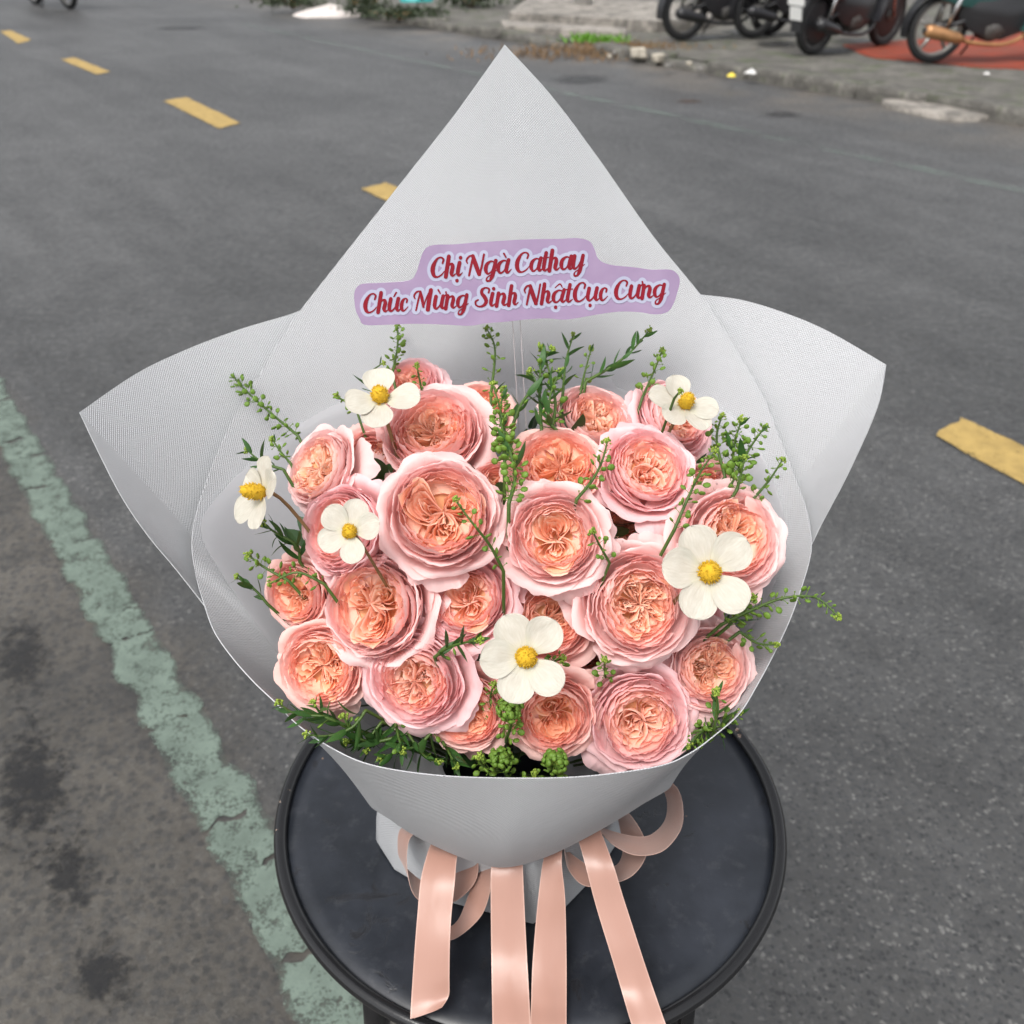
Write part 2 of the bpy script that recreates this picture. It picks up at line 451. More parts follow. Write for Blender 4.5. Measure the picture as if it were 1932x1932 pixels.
# dark damp stains on the road, and painted shade under the parked bikes
def stain_shade(px, py, wpx, hpx, col, seed, amt, z=.0025, par=None):
    t = NT('stain_shade_film'); uv = t.coord('UV'); c = t.coord('Object')
    sx = t.n('SeparateXYZ'); t.link(uv, sx.inputs[0])
    rad = t.math('ADD', sx.outputs['Y'], t.math('MULTIPLY', t.math('SUBTRACT', t.noise(c, 34 if py > 1000 else 3.5, 8, .78), .5), 2.9 if py > 1000 else .9))
    tr = t.n('BsdfTransparent'); mx = t.n('MixShader'); t.put(mx.inputs[0], t.ramp(rad, [(.18, amt), (.62, 0.)]))
    t.p(Base_Color=col, Roughness=.5); t.link(tr.outputs[0], mx.inputs[1]); t.link(t.b.outputs[0], mx.inputs[2]); t.link(mx.outputs[0], t.out.inputs[0])
    rows, uvs = [], []
    for j in range(9):
        rows.append([on_z(px + wpx * (j / 8) * cos(2 * pi * k / 24), py + hpx * (j / 8) * sin(2 * pi * k / 24), z) for k in range(25)]); uvs.append([(k / 24, j / 8) for k in range(25)])
    MB().grid(rows, None, uvs).build('stain_shade', t.m, par or road_o, smooth=False)
for a in ((1095, 150, 95, 17, (.02, .02, .02), 1, .75), (1300, 191, 50, 8, (.06, .035, .022), 2, .7), (1475, 216, 70, 11, (.025, .023, .022), 3, .75), (340, 53, 85, 8, (.02, .02, .02), 4, .7), (780, 52, 150, 9, (.022, .022, .02), 5, .8), (1620, 180, 50, 9, (.03, .028, .024), 6, .7), (60, 1480, 120, 190, (.012, .012, .013), 7, .7), (40, 1240, 90, 120, (.015, .015, .016), 9, .6), (190, 1840, 100, 110, (.012, .012, .013), 8, .7), (130, 1650, 90, 130, (.012, .012, .013), 12, .6)):
    stain_shade(*a)
for a in ((1330, 70, 90, 10), (1470, 82, 90, 14), (1570, 96, 80, 14), (1620, 78, 90, 14), (1400, 60, 90, 10)):  # shadows under and between the motorbikes, painted on the pavement as dark films
    stain_shade(*a, (.014, .013, .012), 3, .85, PAV_Z + .008, pave_o)
# ------------------------------------------------------------------ round metal table
def mat_tabletop():
    t = NT('black_table_paint'); c = t.coord('Object')
    n1 = t.noise(c, 9, 6, .65); n2 = t.noise(c, 55, 6, .7)
    col = t.mix(t.ramp(n1, [(.35, 0.), (.7, 1.)]), (.009, .011, .015), (.026, .030, .040))
    blot = t.ramp(t.noise(c, 24, 7, .72, 1.2), [(.60, 0.), (.66, .8)])
    col = t.mix(blot, col, (.010, .010, .012))
    dust = t.ramp(n2, [(.55, 0.), (.85, .45)])
    col = t.mix(dust, col, (.085, .088, .094))
    speck = t.ramp(t.voro(c, 46), [(.035, 1.), (.06, 0.)])
    col = t.mix(t.math('MULTIPLY', speck, t.ramp(n1, [(.5, 0.), (.6, 1.)])), col, (.20, .13, .09))
    mp = t.n('Mapping'); t.link(c, mp.inputs[0]); mp.inputs['Scale'].default_value = (6, 160, 6); mp.inputs['Rotation'].default_value = (0, 0, .7)
    scr = t.ramp(t.noise(mp.outputs[0], 2.5, 3, .6), [(.69, 0.), (.73, .5)])
    col = t.mix(scr, col, (.06, .062, .068))
    t.p(Base_Color=col, Roughness=t.ramp(n1, [(.3, .30), (.7, .46)]))
    t.b.inputs['Specular IOR Level'].default_value = .55
    t.bump(t.math('ADD', t.math('MULTIPLY', blot, -1.), t.math('MULTIPLY', n2, .4)), .35, .0006)
    return t.m
def mat_rim():
    t = NT('black_rim_paint'); c = t.coord('Object')
    chip = t.ramp(t.noise(c, 42, 5, .6), [(.685, 0.), (.70, 1.)])
    rust = t.ramp(t.noise(c, 110, 4), [(.4, 0.), (.6, 1.)])
    col = t.mix(chip, (.010, .010, .011), t.mix(rust, (.55, .42, .34), (.20, .085, .04)))
    t.p(Base_Color=col, Roughness=t.math('ADD', t.math('MULTIPLY', t.noise(c, 60, 4), .16), .10)); t.bump(t.noise(c, 90, 3), .15, .001)
    return t.m
TC = Vector((.0159, .5875, TABLE_Z))
RT = .2222; RTUBE = .0058
table_o = tag(empty('table', (TC.x, TC.y, 0)), 'round black metal side table with chipped tubular rim, under the bouquet', 'table')
M_TOP = mat_tabletop(); M_RIM = mat_rim()
mb = MB(); prof = [(0.0005, 0)] + [(RT * k / 10, -.0008 * sin(pi * k / 10)) for k in range(1, 11)]
prof += [(RT + .001, -.006), (RT - .01, -.008), (.0005, -.008)]
mb.lathe(prof, 128); o = mb.build('tabletop', M_TOP, table_o); o.location = (0, 0, TABLE_Z)
mb = MB(); mb.tube([Vector((RT * cos(2 * pi * k / 120), RT * sin(2 * pi * k / 120), .0015 + .0006 * nz(k * .2))) for k in range(120)], RTUBE, 16, closed=True)
o = mb.build('rim', M_RIM, table_o); o.location = (0, 0, TABLE_Z)
for k in range(4):
    a = radians((54, 126, 234, 304)[k])
    d = Vector((cos(a), sin(a), 0))
    mb = MB(); mb.tube([d * .206 + Vector((0, 0, TABLE_Z - .008)), d * .209 + Vector((0, 0, TABLE_Z - .05)), d * .232 + Vector((0, 0, .12)), d * .236 + Vector((0, 0, .012))], .0105, 12)
    lg = mb.build('leg', M_RIM, table_o)
    mb = MB(); mb.lathe([(.0005, 0), (.013, 0), (.014, .006), (.0125, .022), (.0108, .024)], 12, d * .236)
    mb.build('rubber_foot', simple('foot_rubber', (.015, .015, .015), .8), lg) if k == 0 else mb.build('rubber_foot', bpy.data.materials['foot_rubber'], lg)
# ------------------------------------------------------------------ roses
def mat_petal():
    t = NT('rose_petal')
    col = t.attr('Col')
    oi = t.n('ObjectInfo')
    c = t.mix(1.0, col, oi.outputs['Color'], 'MULTIPLY')
    co = t.coord('UV')
    mp = t.n('Mapping'); t.link(co, mp.inputs[0]); mp.inputs['Scale'].default_value = (34, 3, 1)
    vein = t.noise(mp.outputs[0], 1.0, 3)
    c = t.mix(t.math('MULTIPLY', vein, .16), c, (1, .80, .76))
    t.p(Base_Color=c, Roughness=.55)
    t.b.inputs['Specular IOR Level'].default_value = .3
    t.b.inputs['Sheen Weight'].default_value = .12
    t.bump(vein, .25, .0006)
    t.translucent(t.mix(.5, c, (1, .75, .69), 'MULTIPLY'), .36)
    return t.m
M_PETAL = mat_petal()
def mat_drop():
    t = NT('water_drop'); c = t.coord('Object')
    t.p(Base_Color=(1, 1, 1), Roughness=t.math('MULTIPLY', t.noise(c, 20, 2), .04), IOR=1.33); t.b.inputs['Transmission Weight'].default_value = 1.
    tr = t.n('BsdfTransparent'); mx = t.n('MixShader'); mx.inputs[0].default_value = .55
    t.link(tr.outputs[0], mx.inputs[1]); t.link(t.b.outputs[0], mx.inputs[2]); t.link(mx.outputs[0], t.out.inputs[0])
    return t.m
M_DROP = mat_drop()
M_STEM = simple('rose_stem', (.06, .13, .03), .5, var=.25, scale=60)

PINK_PALE = (.95, .69, .675); PINK = (.95, .565, .555); PEACH = (.97, .58, .43); ORANGE = (.97, .50, .22); CREAM = (.97, .72, .48)

def bez(p0, p1, p2, p3, t):
    a = (1 - t) ** 3; b = 3 * (1 - t) ** 2 * t; c = 3 * (1 - t) * t * t; d = t ** 3
    return (a * p0[0] + b * p1[0] + c * p2[0] + d * p3[0], a * p0[1] + b * p1[1] + c * p2[1] + d * p3[1])

def ring_petal(rnd, th0, W, r_edge, z_edge, curl, ruf, warm, guard=0., nu=25, nv=9, tip=0.0, drop=0., root=(.10, -.78)):
    """one petal of the cup: narrow at the base, wide rounded ruffled lip"""
    sd = rnd.uniform(0, 99); spiral = rnd.uniform(.03, .09) * rnd.choice((-1, 1)) * (1 - .3 * guard)
    lop = rnd.uniform(-.07, .07); notch = rnd.uniform(-.06, .10)
    pts, cols = [], []
    for j in range(nv):
        v = j / (nv - 1)
        row, crow = [], []
        for i in range(nu):
            u = -1 + 2 * i / (nu - 1)
            vm = 1 - (.20 + .08 * guard) * abs(u) ** 3.2 + tip * exp(-(u / .16) ** 2) + lop * u + .035 * nz(u * 2.6, sd) + .018 * nz(u * 9, sd + 50)
            vv = v * vm
            p3 = (r_edge + curl, z_edge - drop)
            if guard: p = bez((.10, -.78), (r_edge * .86, -.80), (r_edge * .98, z_edge + .12), p3, vv)
            else: p = bez(root, (r_edge * 1.02, root[1] + .04), (r_edge * 1.05, z_edge - .5 * (z_edge - root[1])), p3, vv)
            wv = .30 + .70 * sin(min(1, vv * 1.25) * pi / 2)
            lip = max(0, (v - .45) / .55)
            n1 = nz(u * 2.1 + sd, sd * 1.7, v * .8); n2 = nz(u * 5.5 + sd, 7.3 + sd, v * 1.2)
            rr = p[0] + spiral * u * lip + ruf * lip * (n1 + .55 * n2) + .012 * lip * lip * nz(u * 13, sd + 3)
            rr += -.05 * guard * cos(u * pi) * lip * v
            zz = p[1] + ruf * .7 * lip * nz(u * 2.9, sd + 31) + ruf * .35 * lip * nz(u * 8, sd + 77)
            th = th0 + u * W / 2 * wv + .05 * lip * nz(u * 3, sd + 5)
            row.append(Vector((rr * cos(th), rr * sin(th), zz)))
            edge = max(0, (v - .80) / .20)
            base = mixc(PEACH, CREAM, warm * .4) if warm > .35 else mixc(PINK, PEACH, warm * 1.6)
            body = mixc(PINK_PALE, mixc(PINK, PEACH, min(1, warm * 1.3)), .15 + .75 * min(1, warm * 1.6 + .12))
            c = mixc(base, body, min(1, v * 1.35))
            c = mixc(c, PINK_PALE, edge * (.75 - .35 * warm) + .10 * n1)
            if guard: c = mixc(c, (.86, .60, .54), .35 * (1 - v))
            crow.append(c)
        pts.append(row); cols.append(crow)
    return MB().grid(pts, cols)

def fold_petal(rnd, mb, phi, rho, dl, z_edge, cx, cy, warm, swirl, nu=19, nv=6):
    """folded inner petal: its lip runs out from the middle, round and back"""
    sd = rnd.uniform(0, 99); am = .06 + rnd.uniform(0, .06)
    pts, cols = [], []
    for j in range(nv):
        v = j / (nv - 1)
        row, crow = [], []
        for i in range(nu):
            t = -1 + 2 * i / (nu - 1)
            r = rho * (1 - abs(t) ** 2.6) + .035
            a = phi + dl * (t * (1.0 + .25 * (1 - abs(t)))) + swirl * r
            n1 = nz(t * 2.2 + sd, sd); n2 = nz(t * 5 + sd, sd + 9)
            r *= 1 + .16 * n1
            q = .62 + .38 * sin(v * pi / 2)
            fl = am * v * v
            x = cx + r * cos(a) * q + fl * n1 * 1.2; y = cy + r * sin(a) * q + fl * n2 * 1.4
            z = -.36 + (z_edge + .36 - .14 * abs(t) ** 2.5 + .09 * n1 + .05 * n2) * sin(v * pi / 2) ** .8
            row.append(Vector((x, y, z)))
            c = mixc(ORANGE, mixc(PEACH, CREAM, .5), v ** 1.2)
            c = mixc(c, mixc(PINK_PALE, PEACH, .35), max(0, (v - .75) / .25) * .45)
            c = mixc(mixc(PINK, PEACH, .5), c, warm)
            crow.append(c)
        pts.append(row); cols.append(crow)
    mb.grid(pts, cols)

def rose_variant(seed, layers=8, r_in=.48, lobes=4, open_=0.0, nguard=9, warm=1.0):
    """returns list of (part name, mesh)"""
    rnd = random.Random(seed); out = []
    # guard petals, two whorls
    off0 = rnd.uniform(0, 6.28)
    for k in range(nguard):
        lo = k % 2
        th = 2 * pi * k / nguard + rnd.uniform(-.18, .18)
        re = rnd.uniform(.93, 1.0) if lo else rnd.uniform(.84, .90)
        b = ring_petal(rnd, th, rnd.uniform(1.6, 2.05), re, rnd.uniform(-.22, -.08) if lo else rnd.uniform(-.06, .03),
                       rnd.uniform(.12, .30) if lo else rnd.uniform(.04, .13), .075 if lo else .055, .02, guard=1., nu=29, nv=11,
                       tip=rnd.choice((0, .07, .13)), drop=rnd.uniform(.0, .16) * lo + open_ * .1)
        out.append(('guard_petal', b.mesh('guard_petal', M_PETAL)))
    # a few broad outermost petals hanging open, which make the outline uneven
    for k in range(4):
        th = off0 + 2 * pi * k / 4 + rnd.uniform(-.35, .35)
        b = ring_petal(rnd, th, rnd.uniform(1.15, 1.6), rnd.uniform(.94, 1.02), rnd.uniform(-.42, -.20), rnd.uniform(.18, .44), .11, .0, guard=1., nu=29, nv=11,
                       tip=rnd.choice((.05, .10, .15)), drop=rnd.uniform(.05, .30))
        out.append(('guard_petal', b.mesh('guard_petal', M_PETAL)))
    # the cup
    heart = MB()
    for j in range(layers):
        f = j / (layers - 1)
        r = lerp(.84, r_in, f ** .92)
        n = 7 if j < 2 else 6
        off = rnd.uniform(0, 6.28)
        for k in range(n):
            th = off + 2 * pi * k / n + rnd.uniform(-.2, .2)
            op = max(0, 1 - f / .28)                     # the outer layers lie open, the inner ones stand
            z = .10 + .07 * sin(f * pi * .8) - .06 * f - .10 * op + rnd.uniform(-.035, .035)
            b = ring_petal(rnd, th, rnd.uniform(1.15, 1.7), r + rnd.uniform(-.025, .025), z,
                           lerp(.015, -.02, f) + .07 * op + rnd.uniform(-.03, .03), lerp(.035, .06, f), warm * (.06 + .80 * f ** 1.3),
                           nv=7, tip=rnd.choice((0, 0, .05)), root=(r * lerp(.45, .66, f), z - lerp(.50, .26, min(1, f * 2.2))))
            if j < 6: out.append(('petal', b.mesh('petal', M_PETAL)))
            else: heart.add(b.v, b.f, b.c, b.uv)
    # the heart: lobes of nested folds
    cx, cy = rnd.uniform(-.06, .06), rnd.uniform(-.06, .06)
    fl = [[Vector((r_ * cos(a_), r_ * sin(a_), -.28 + .30 * r_ * r_)) for a_ in [2 * pi * q_ / 16 for q_ in range(17)]] for r_ in (.001, .2, .4, .6)]
    heart.grid(fl, [[ORANGE] * 17] * 4)
    sw = rnd.uniform(-.9, .9); off = rnd.uniform(0, 6.28)
    for l in range(lobes):
        phi = off + 2 * pi * l / lobes + rnd.uniform(-.22, .22)
        wide = (pi / lobes) * rnd.uniform(.85, 1.15)
        nn = rnd.choice((6, 7, 8)); big = r_in * rnd.uniform(1.0, 1.35)
        for k in range(nn):
            g = 1 - k / nn
            fold_petal(rnd, heart, phi + rnd.uniform(-.06, .06), big * (.22 + .78 * g), wide * (.25 + .75 * g), .03 + .04 * g + rnd.uniform(-.05, .03),
                       cx, cy, warm * rnd.uniform(.7, 1), sw)
    out.append(('heart_petals', heart.mesh('heart_petals', M_PETAL)))
    # rain drops sitting on the outer petals
    drops = MB(); cand = [v for nm, me in out if nm == 'guard_petal' for v in me.vertices if v.normal.z > .15 or v.normal.z < -.15]
    for k in range(34):
        v = rnd.choice(cand); nrm = v.normal if v.normal.z > 0 else -v.normal
        drops.ball(Vector(v.co) + nrm * .003, rnd.choice((.008, .010, .013, .020)), 8, 5, (1, 1, .6), frame(nrm.orthogonal(), nrm) if 0 else None)
    out.append(('water_drops', drops.mesh('water_drops', M_DROP)))
    return out
# ------------------------------------------------------------------ the wrapping
def mat_paper(name, col=(.60, .61, .625), tr=.22, k=1.0):
    t = NT(name); uv = t.coord('UV')
    sx = t.n('SeparateXYZ'); t.link(uv, sx.inputs[0])
    per = 2 * pi / .0021
    wa = t.math('SINE', t.math('MULTIPLY', sx.outputs['X'], per)); wb = t.math('SINE', t.math('MULTIPLY', sx.outputs['Y'], per))
    w = t.math('MULTIPLY', wa, wb)
    h = t.math('ADD', t.math('MULTIPLY', w, .5), .5)
    fl = t.noise(t.coord('Object'), 18, 4)
    c = t.mix(h, tuple(x * .83 for x in col), col)
    c = t.mix(t.ramp(fl, [(.3, 0.), (.7, .12)]), c, (.53, .54, .58))
    t.p(Base_Color=c, Roughness=.62)
    t.b.inputs['Specular IOR Level'].default_value = .35
    t.bump(h, .8 * k, .0007)
    t.translucent((.66, .66, .67), tr)
    return t.m
M_PAPER = mat_paper('white_woven_paper')
def mat_liner():
    t = NT('frosted_liner'); c = t.coord('Object')
    t.p(Base_Color=(.66, .66, .68), Roughness=.5); t.bump(t.noise(c, 60, 3), .2, .001)
    mx = t.translucent((.68, .68, .70), .45)
    tr = t.n('BsdfTransparent'); m2 = t.n('MixShader'); m2.inputs[0].default_value = .38
    t.link(mx.outputs[0], m2.inputs[1]); t.link(tr.outputs[0], m2.inputs[2]); t.link(m2.outputs[0], t.out.inputs[0])
    return t.m
M_LINER = mat_liner()

AX = Vector((-.008, .565, 0))
wrap_o = tag(empty('bouquet_wrap', (AX.x, AX.y, TABLE_Z)), 'white woven paper wrapping with tall pointed back sheet standing on the black table', 'wrapping')
WRAP0 = Vector((AX.x, AX.y, TABLE_Z))
def neck(p, r=.052, z=.085):
    d = Vector((p.x - AX.x, p.y - AX.y, 0)); d = d.normalized() if d.length > 1e-5 else Vector((0, 1, 0))
    return Vector((AX.x, AX.y, TABLE_Z + z)) + d * r
# rim of the big sheet: (px, py, world y, belly px, belly py, belly y)  - belly = lower fold of the pouch in front
RIM = [
 (985, 1468, .405, 945, 1636, .452), (830, 1463, .409, 868, 1616, .456), (700, 1443, .422, 790, 1580, .468), (620, 1408, .440, 735, 1545, .485),
 (560, 1366, .457, 700, 1515, .50), (520, 1326, .472, None), (480, 1288, .49, None), (440, 1243, .512, None), (405, 1193, .532, None), (385, 1140, .55, None),
 (369, 1083, .565, None), (362, 1027, .58, None), (370, 970, .60, None), (400, 880, .628, None), (442, 788, .655, None), (500, 690, .682, None), (550, 608, .70, None),
 (640, 492, .725, None), (770, 328, .752, None), (860, 213, .772, None), (952, 84, .795, None), (1040, 180, .777, None), (1130, 300, .757, None), (1232, 445, .73, None),
 (1325, 560, .708, None), (1375, 636, .688, None), (1437, 742, .662, None), (1470, 823, .64, None), (1500, 900, .615, None), (1522, 962, .595, None), (1531, 1020, .577, None),
 (1527, 1058, .562, None), (1510, 1115, .542, None), (1490, 1170, .522, None), (1462, 1230, .50, None), (1430, 1290, .477, None), (1396, 1345, .457, 1262, 1480, .50),
 (1350, 1386, .44, 1210, 1518, .485), (1300, 1422, .426, 1150, 1555, .470), (1240, 1446, .415, 1090, 1588, .458), (1110, 1464, .407, 1020, 1620, .453)]
n_r = len(RIM)
def cone_k(p, r0=.080, z0=.075):
    return (sqrt((p.x - AX.x) ** 2 + (p.y - AX.y) ** 2) - r0) / (p.z - TABLE_Z - z0)
K_L, K_R, K_B = cone_k(on_y(362, 1027, .58)), cone_k(on_y(1531, 1020, .577)), cone_k(on_y(952, 84, .795))
def on_cone(px, py, off=0., kf=1.):
    """where the pixel's ray meets the smooth paper cone (its far side)"""
    def f(yy):
        p = on_y(px, py, yy); ph = atan2(p.x - AX.x, p.y - AX.y)
        k = K_B + ((K_L if ph < 0 else K_R) - K_B) * sin(ph) ** 2
        return sqrt((p.x - AX.x) ** 2 + (p.y - AX.y) ** 2) - (.080 + off + k * kf * (p.z - TABLE_Z - .075))
    lo, best = .90, None
    prev = f(.90)
    for q in range(1, 81):
        yy = .90 - .005 * q
        v = f(yy)
        if v * prev <= 0: best = (yy, yy + .005); break
        prev = v
    if best is None: return on_y(px, py, AX.y + .01)
    a_, b_ = best
    for q in range(24):
        m_ = (a_ + b_) / 2
        if f(m_) * f(b_) <= 0: a_ = m_
        else: b_ = m_
    return on_y(px, py, (a_ + b_) / 2)
PEAK = next(k for k, r in enumerate(RIM) if r[1] == 84)
c_in = []
for k, r in enumerate(RIM):
    w = 1. if r[3] is not None else 0.
    B_ = on_y(r[3], r[4], r[5]) if w else neck(on_y(r[0], r[1], r[2]), .080, .075)
    c_in.append((r[0], r[1], r[2], *B_, w, 1. if 11 <= k <= 30 else 0.))
prof = catmull(c_in[PEAK:] + c_in[:PEAK] + [c_in[PEAK]], 8)
cols = []
for q in prof:
    R_ = on_y(*q[:3]); w = q[6]
    if q[7] > .01: R_ = R_.lerp(on_cone(q[0], q[1]), min(1, max(0, q[7])))
    B_ = Vector(q[3:6]).lerp(neck(R_, .080, .075), 1 - max(0, min(1, w)))
    N_ = neck(B_)
    out = Vector((B_.x - AX.x, B_.y - AX.y, 0)).normalized()
    line = [N_, N_.lerp(B_, .5) + Vector((0, 0, .004 * w))]
    for k in range(0, 19):
        t = k / 18
        p = B_.lerp(R_, t)
        bw = w * max(0, 1 - abs(q[0] - 985) / 420)
        p = p + out * (.012 * bw - .004 * w) * sin(pi * t) - Vector((0, 0, .003 * bw * sin(pi * t)))
        p = p + out * (.003 * sin(pi * t) * nz(p.x * 5, p.z * 5, 2.))
        line.append(p)
    cols.append(line)
npf = len(cols[0])
grid_pts = [[cols[i][j] - WRAP0 for i in range(len(cols))] for j in range(npf)]
def arc_uv(grid):
    """uv in metres: u by angle*distance, v by distance along each line"""
    uvs = []
    nu = len(grid[0])
    L = [0.] * nu
    cum = [0.]
    jm = int(len(grid) * .75)
    for i in range(1, nu): cum.append(cum[-1] + (grid[jm][i] - grid[jm][i - 1]).length)
    for j in range(len(grid)):
        if j:
            for i in range(nu): L[i] += (grid[j][i] - grid[j - 1][i]).length
        uvs.append([(cum[i], L[i]) for i in range(nu)])
    return uvs
uva = arc_uv(grid_pts); arc_total = round(uva[0][-1][0] / .0021) * .0021; kx = arc_total / uva[0][-1][0]
uvg = [[(u * kx, v) for u, v in r[:-1]] for r in uva]; grid_pts = [r[:-1] for r in grid_pts]
mb = MB(); mb.grid(grid_pts, None, uvg, closed_u=True)
ms = mb.build('main_sheet', M_PAPER, wrap_o, thick=.0007)
tot = arc_total; uvl = ms.data.uv_layers[0].data
for pl in ms.data.polygons:                     # keep the weave running across the joint
    us = [uvl[li].uv[0] for li in pl.loop_indices]
    if max(us) - min(us) > tot * .5:
        for li in pl.loop_indices:
            if uvl[li].uv[0] < tot * .5: uvl[li].uv[0] += tot

def fan_sheet(name, bound, mat, r0, z0, bulge=0., nv=12, n=6, thick=.0007, corner=None, off=0.):
    c = [tuple(b) for b in bound]
    if corner is None: cur = catmull(c, n)
    else: cur = catmull(c[:corner + 1], n)[:-1] + catmull(c[corner:], n)
    lines = []
    for q in cur:
        R_ = on_cone(q[0], q[1], off); N_ = neck(R_, r0, z0)
        out = Vector((R_.x - AX.x, R_.y - AX.y, 0)).normalized()
        lines.append([N_.lerp(R_, k / nv) + out * bulge * sin(pi * k / nv) for k in range(nv + 1)])
    g = [[lines[i][j] - WRAP0 for i in range(len(lines))] for j in range(nv + 1)]
    mb = MB(); mb.grid(g, None, arc_uv(g))
    return mb.build(name, mat, wrap_o, thick=thick)
fan_sheet('side_wing', [(585, 575, .735), (550, 592, .73), (450, 622, .722), (350, 660, .712), (255, 706, .70), (150, 778, .685), (190, 862, .668), (232, 942, .652), (280, 1012, .64), (330, 1072, .63), (385, 1142, .612), (440, 1215, .59)],
          M_PAPER, .090, .07, .003, corner=5, off=.014)
fan_sheet('side_wing', [(1290, 552, .735), (1325, 556, .735), (1400, 566, .73), (1480, 590, .725), (1565, 626, .715), (1672, 688, .70), (1655, 770, .684), (1602, 890, .662), (1552, 985, .64), (1532, 1026, .628), (1490, 1110, .60)],
          M_PAPER, .090, .07, .003, corner=5, off=.014)
fan_sheet('inner_liner', [(520, 1230, .50), (440, 1115, .535), (378, 998, .572), (430, 915, .60), (482, 868, .615), (590, 785, .645), (700, 742, .66), (860, 716, .672), (985, 732, .678), (1130, 702, .676), (1175, 735, .668), (1290, 742, .66),
          (1400, 800, .64), (1452, 890, .615), (1482, 990, .58), (1468, 1085, .545), (1410, 1200, .5)], M_LINER, .070, .08, -.002, thick=0, off=-.009)
# base: faceted paper-covered stand
bot = [(712, 1588), (745, 1640), (850, 1702), (1005, 1742), (1060, 1717), (1120, 1655), (1176, 1572)]
bp = [on_z(x, y, TABLE_Z + .002) for x, y in bot]
bp += [Vector((.088, .60, TABLE_Z + .002)), Vector((.06, .655, TABLE_Z + .002)), Vector((-.03, .665, TABLE_Z + .002)), Vector((-.09, .63, TABLE_Z + .002))]
fine = []
for i, p in enumerate(bp):
    q = bp[(i + 1) % len(bp)]
    for k in range(5):
        t = k / 5; fine.append(p.lerp(q, t))
cb = sum(bp, Vector()) / len(bp)
rows = []
for h, sc in ((0, 1.), (.004, 1.004), (.03, .985), (.055, .955), (.075, .92), (.080, .90), (.082, .5)):
    rows.append([Vector((lerp(cb.x, p.x, sc), lerp(cb.y, p.y, sc), TABLE_Z + .002 + h)) - WRAP0 for p in fine])
mb = MB(); mb.grid(rows, None, None, closed_u=True)
mb.uv = [(atan2(v[1], v[0]) * .1, v[2]) for v in mb.v]
mb.build('base_skirt', M_PAPER, wrap_o, thick=.0007)
# ------------------------------------------------------------------ placing the roses
VAR = [rose_variant(1), rose_variant(2, lobes=3, r_in=.55, layers=7), rose_variant(3, layers=9, r_in=.42, lobes=4), rose_variant(4, lobes=4, r_in=.56, layers=7),
       rose_variant(15, lobes=2, r_in=.52), rose_variant(6, layers=9, r_in=.44, lobes=5), rose_variant(21, lobes=3, r_in=.58, layers=7, nguard=10), rose_variant(33, lobes=2, r_in=.48, layers=8)]
def surf_depth(px, py):
    return .598 + .00033 * max(0, 966 - py) + .00005 * max(0, py - 966) + .03 * ((px - 966) / 450) ** 2
def orient(tx, ty, twist):
    n = (RGT * tx + UPV * ty - FWD).normalized()
    q = n.to_track_quat('Z', 'Y').to_matrix()
    return q @ Matrix.Rotation(twist, 3, 'Z')
rr = random.Random(3)
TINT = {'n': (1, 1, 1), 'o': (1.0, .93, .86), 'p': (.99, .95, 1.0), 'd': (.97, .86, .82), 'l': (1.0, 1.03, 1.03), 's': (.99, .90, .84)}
def rose(px, py, w, tx, ty, var, tint, dd, label, back=0.):
    d = surf_depth(px, py) + dd
    R = w * d / F / 2 / .98
    M3 = orient(tx + rr.uniform(-.14, .14) + .22 * (px - 970) / 450, ty + rr.uniform(-.10, .12), rr.uniform(0, 6.28))
    c = pix(px, py, d + R * .25)
    e = tag(empty('rose'), label, 'rose', 'garden roses in the bouquet')
    e.location = c; e.rotation_euler = M3.to_euler(); e.scale = (R * rr.uniform(.94, 1.05), R * rr.uniform(.94, 1.05), R * rr.uniform(.8, 1.25))
    t = TINT[tint]; k = rr.uniform(.96, 1.03)
    for nm, me in VAR[var]:
        o = bpy.data.objects.new(nm, me); link(o, e)
        o.color = (min(1.05, t[0] * k), t[1] * k, t[2] * k, 1)
        if nm in ('heart_petals', 'water_drops'): o['kind'] = 'stuff'
    # stem and calyx, from behind the cup down to the tied neck
    W = Matrix.Translation(c) @ M3.to_4x4() @ Matrix.Diagonal((R, R, R, 1)); Wi = W.inverted()
    ax = M3 @ Vector((0, 0, 1))
    p0 = c - ax * R * .70
    end = Vector((AX.x + (c.x - AX.x) * .12, AX.y + (c.y - AX.y) * .12, TABLE_Z + .10))
    p1 = p0 - ax * R * .5
    mb = MB()
    path = [tuple(p0 + ax * R * .1), tuple(p0), tuple(p1), tuple(p1.lerp(end, .5) + Vector((0, .004, 0))), tuple(end)]
    pts = [Wi @ Vector(q) for q in catmull(path, 4)]
    mb.tube(pts, [.24, .19, .14, .11, .09] + [.075] * (len(pts) - 5), 7)
    mb.build('stem', M_STEM, e)
    return e

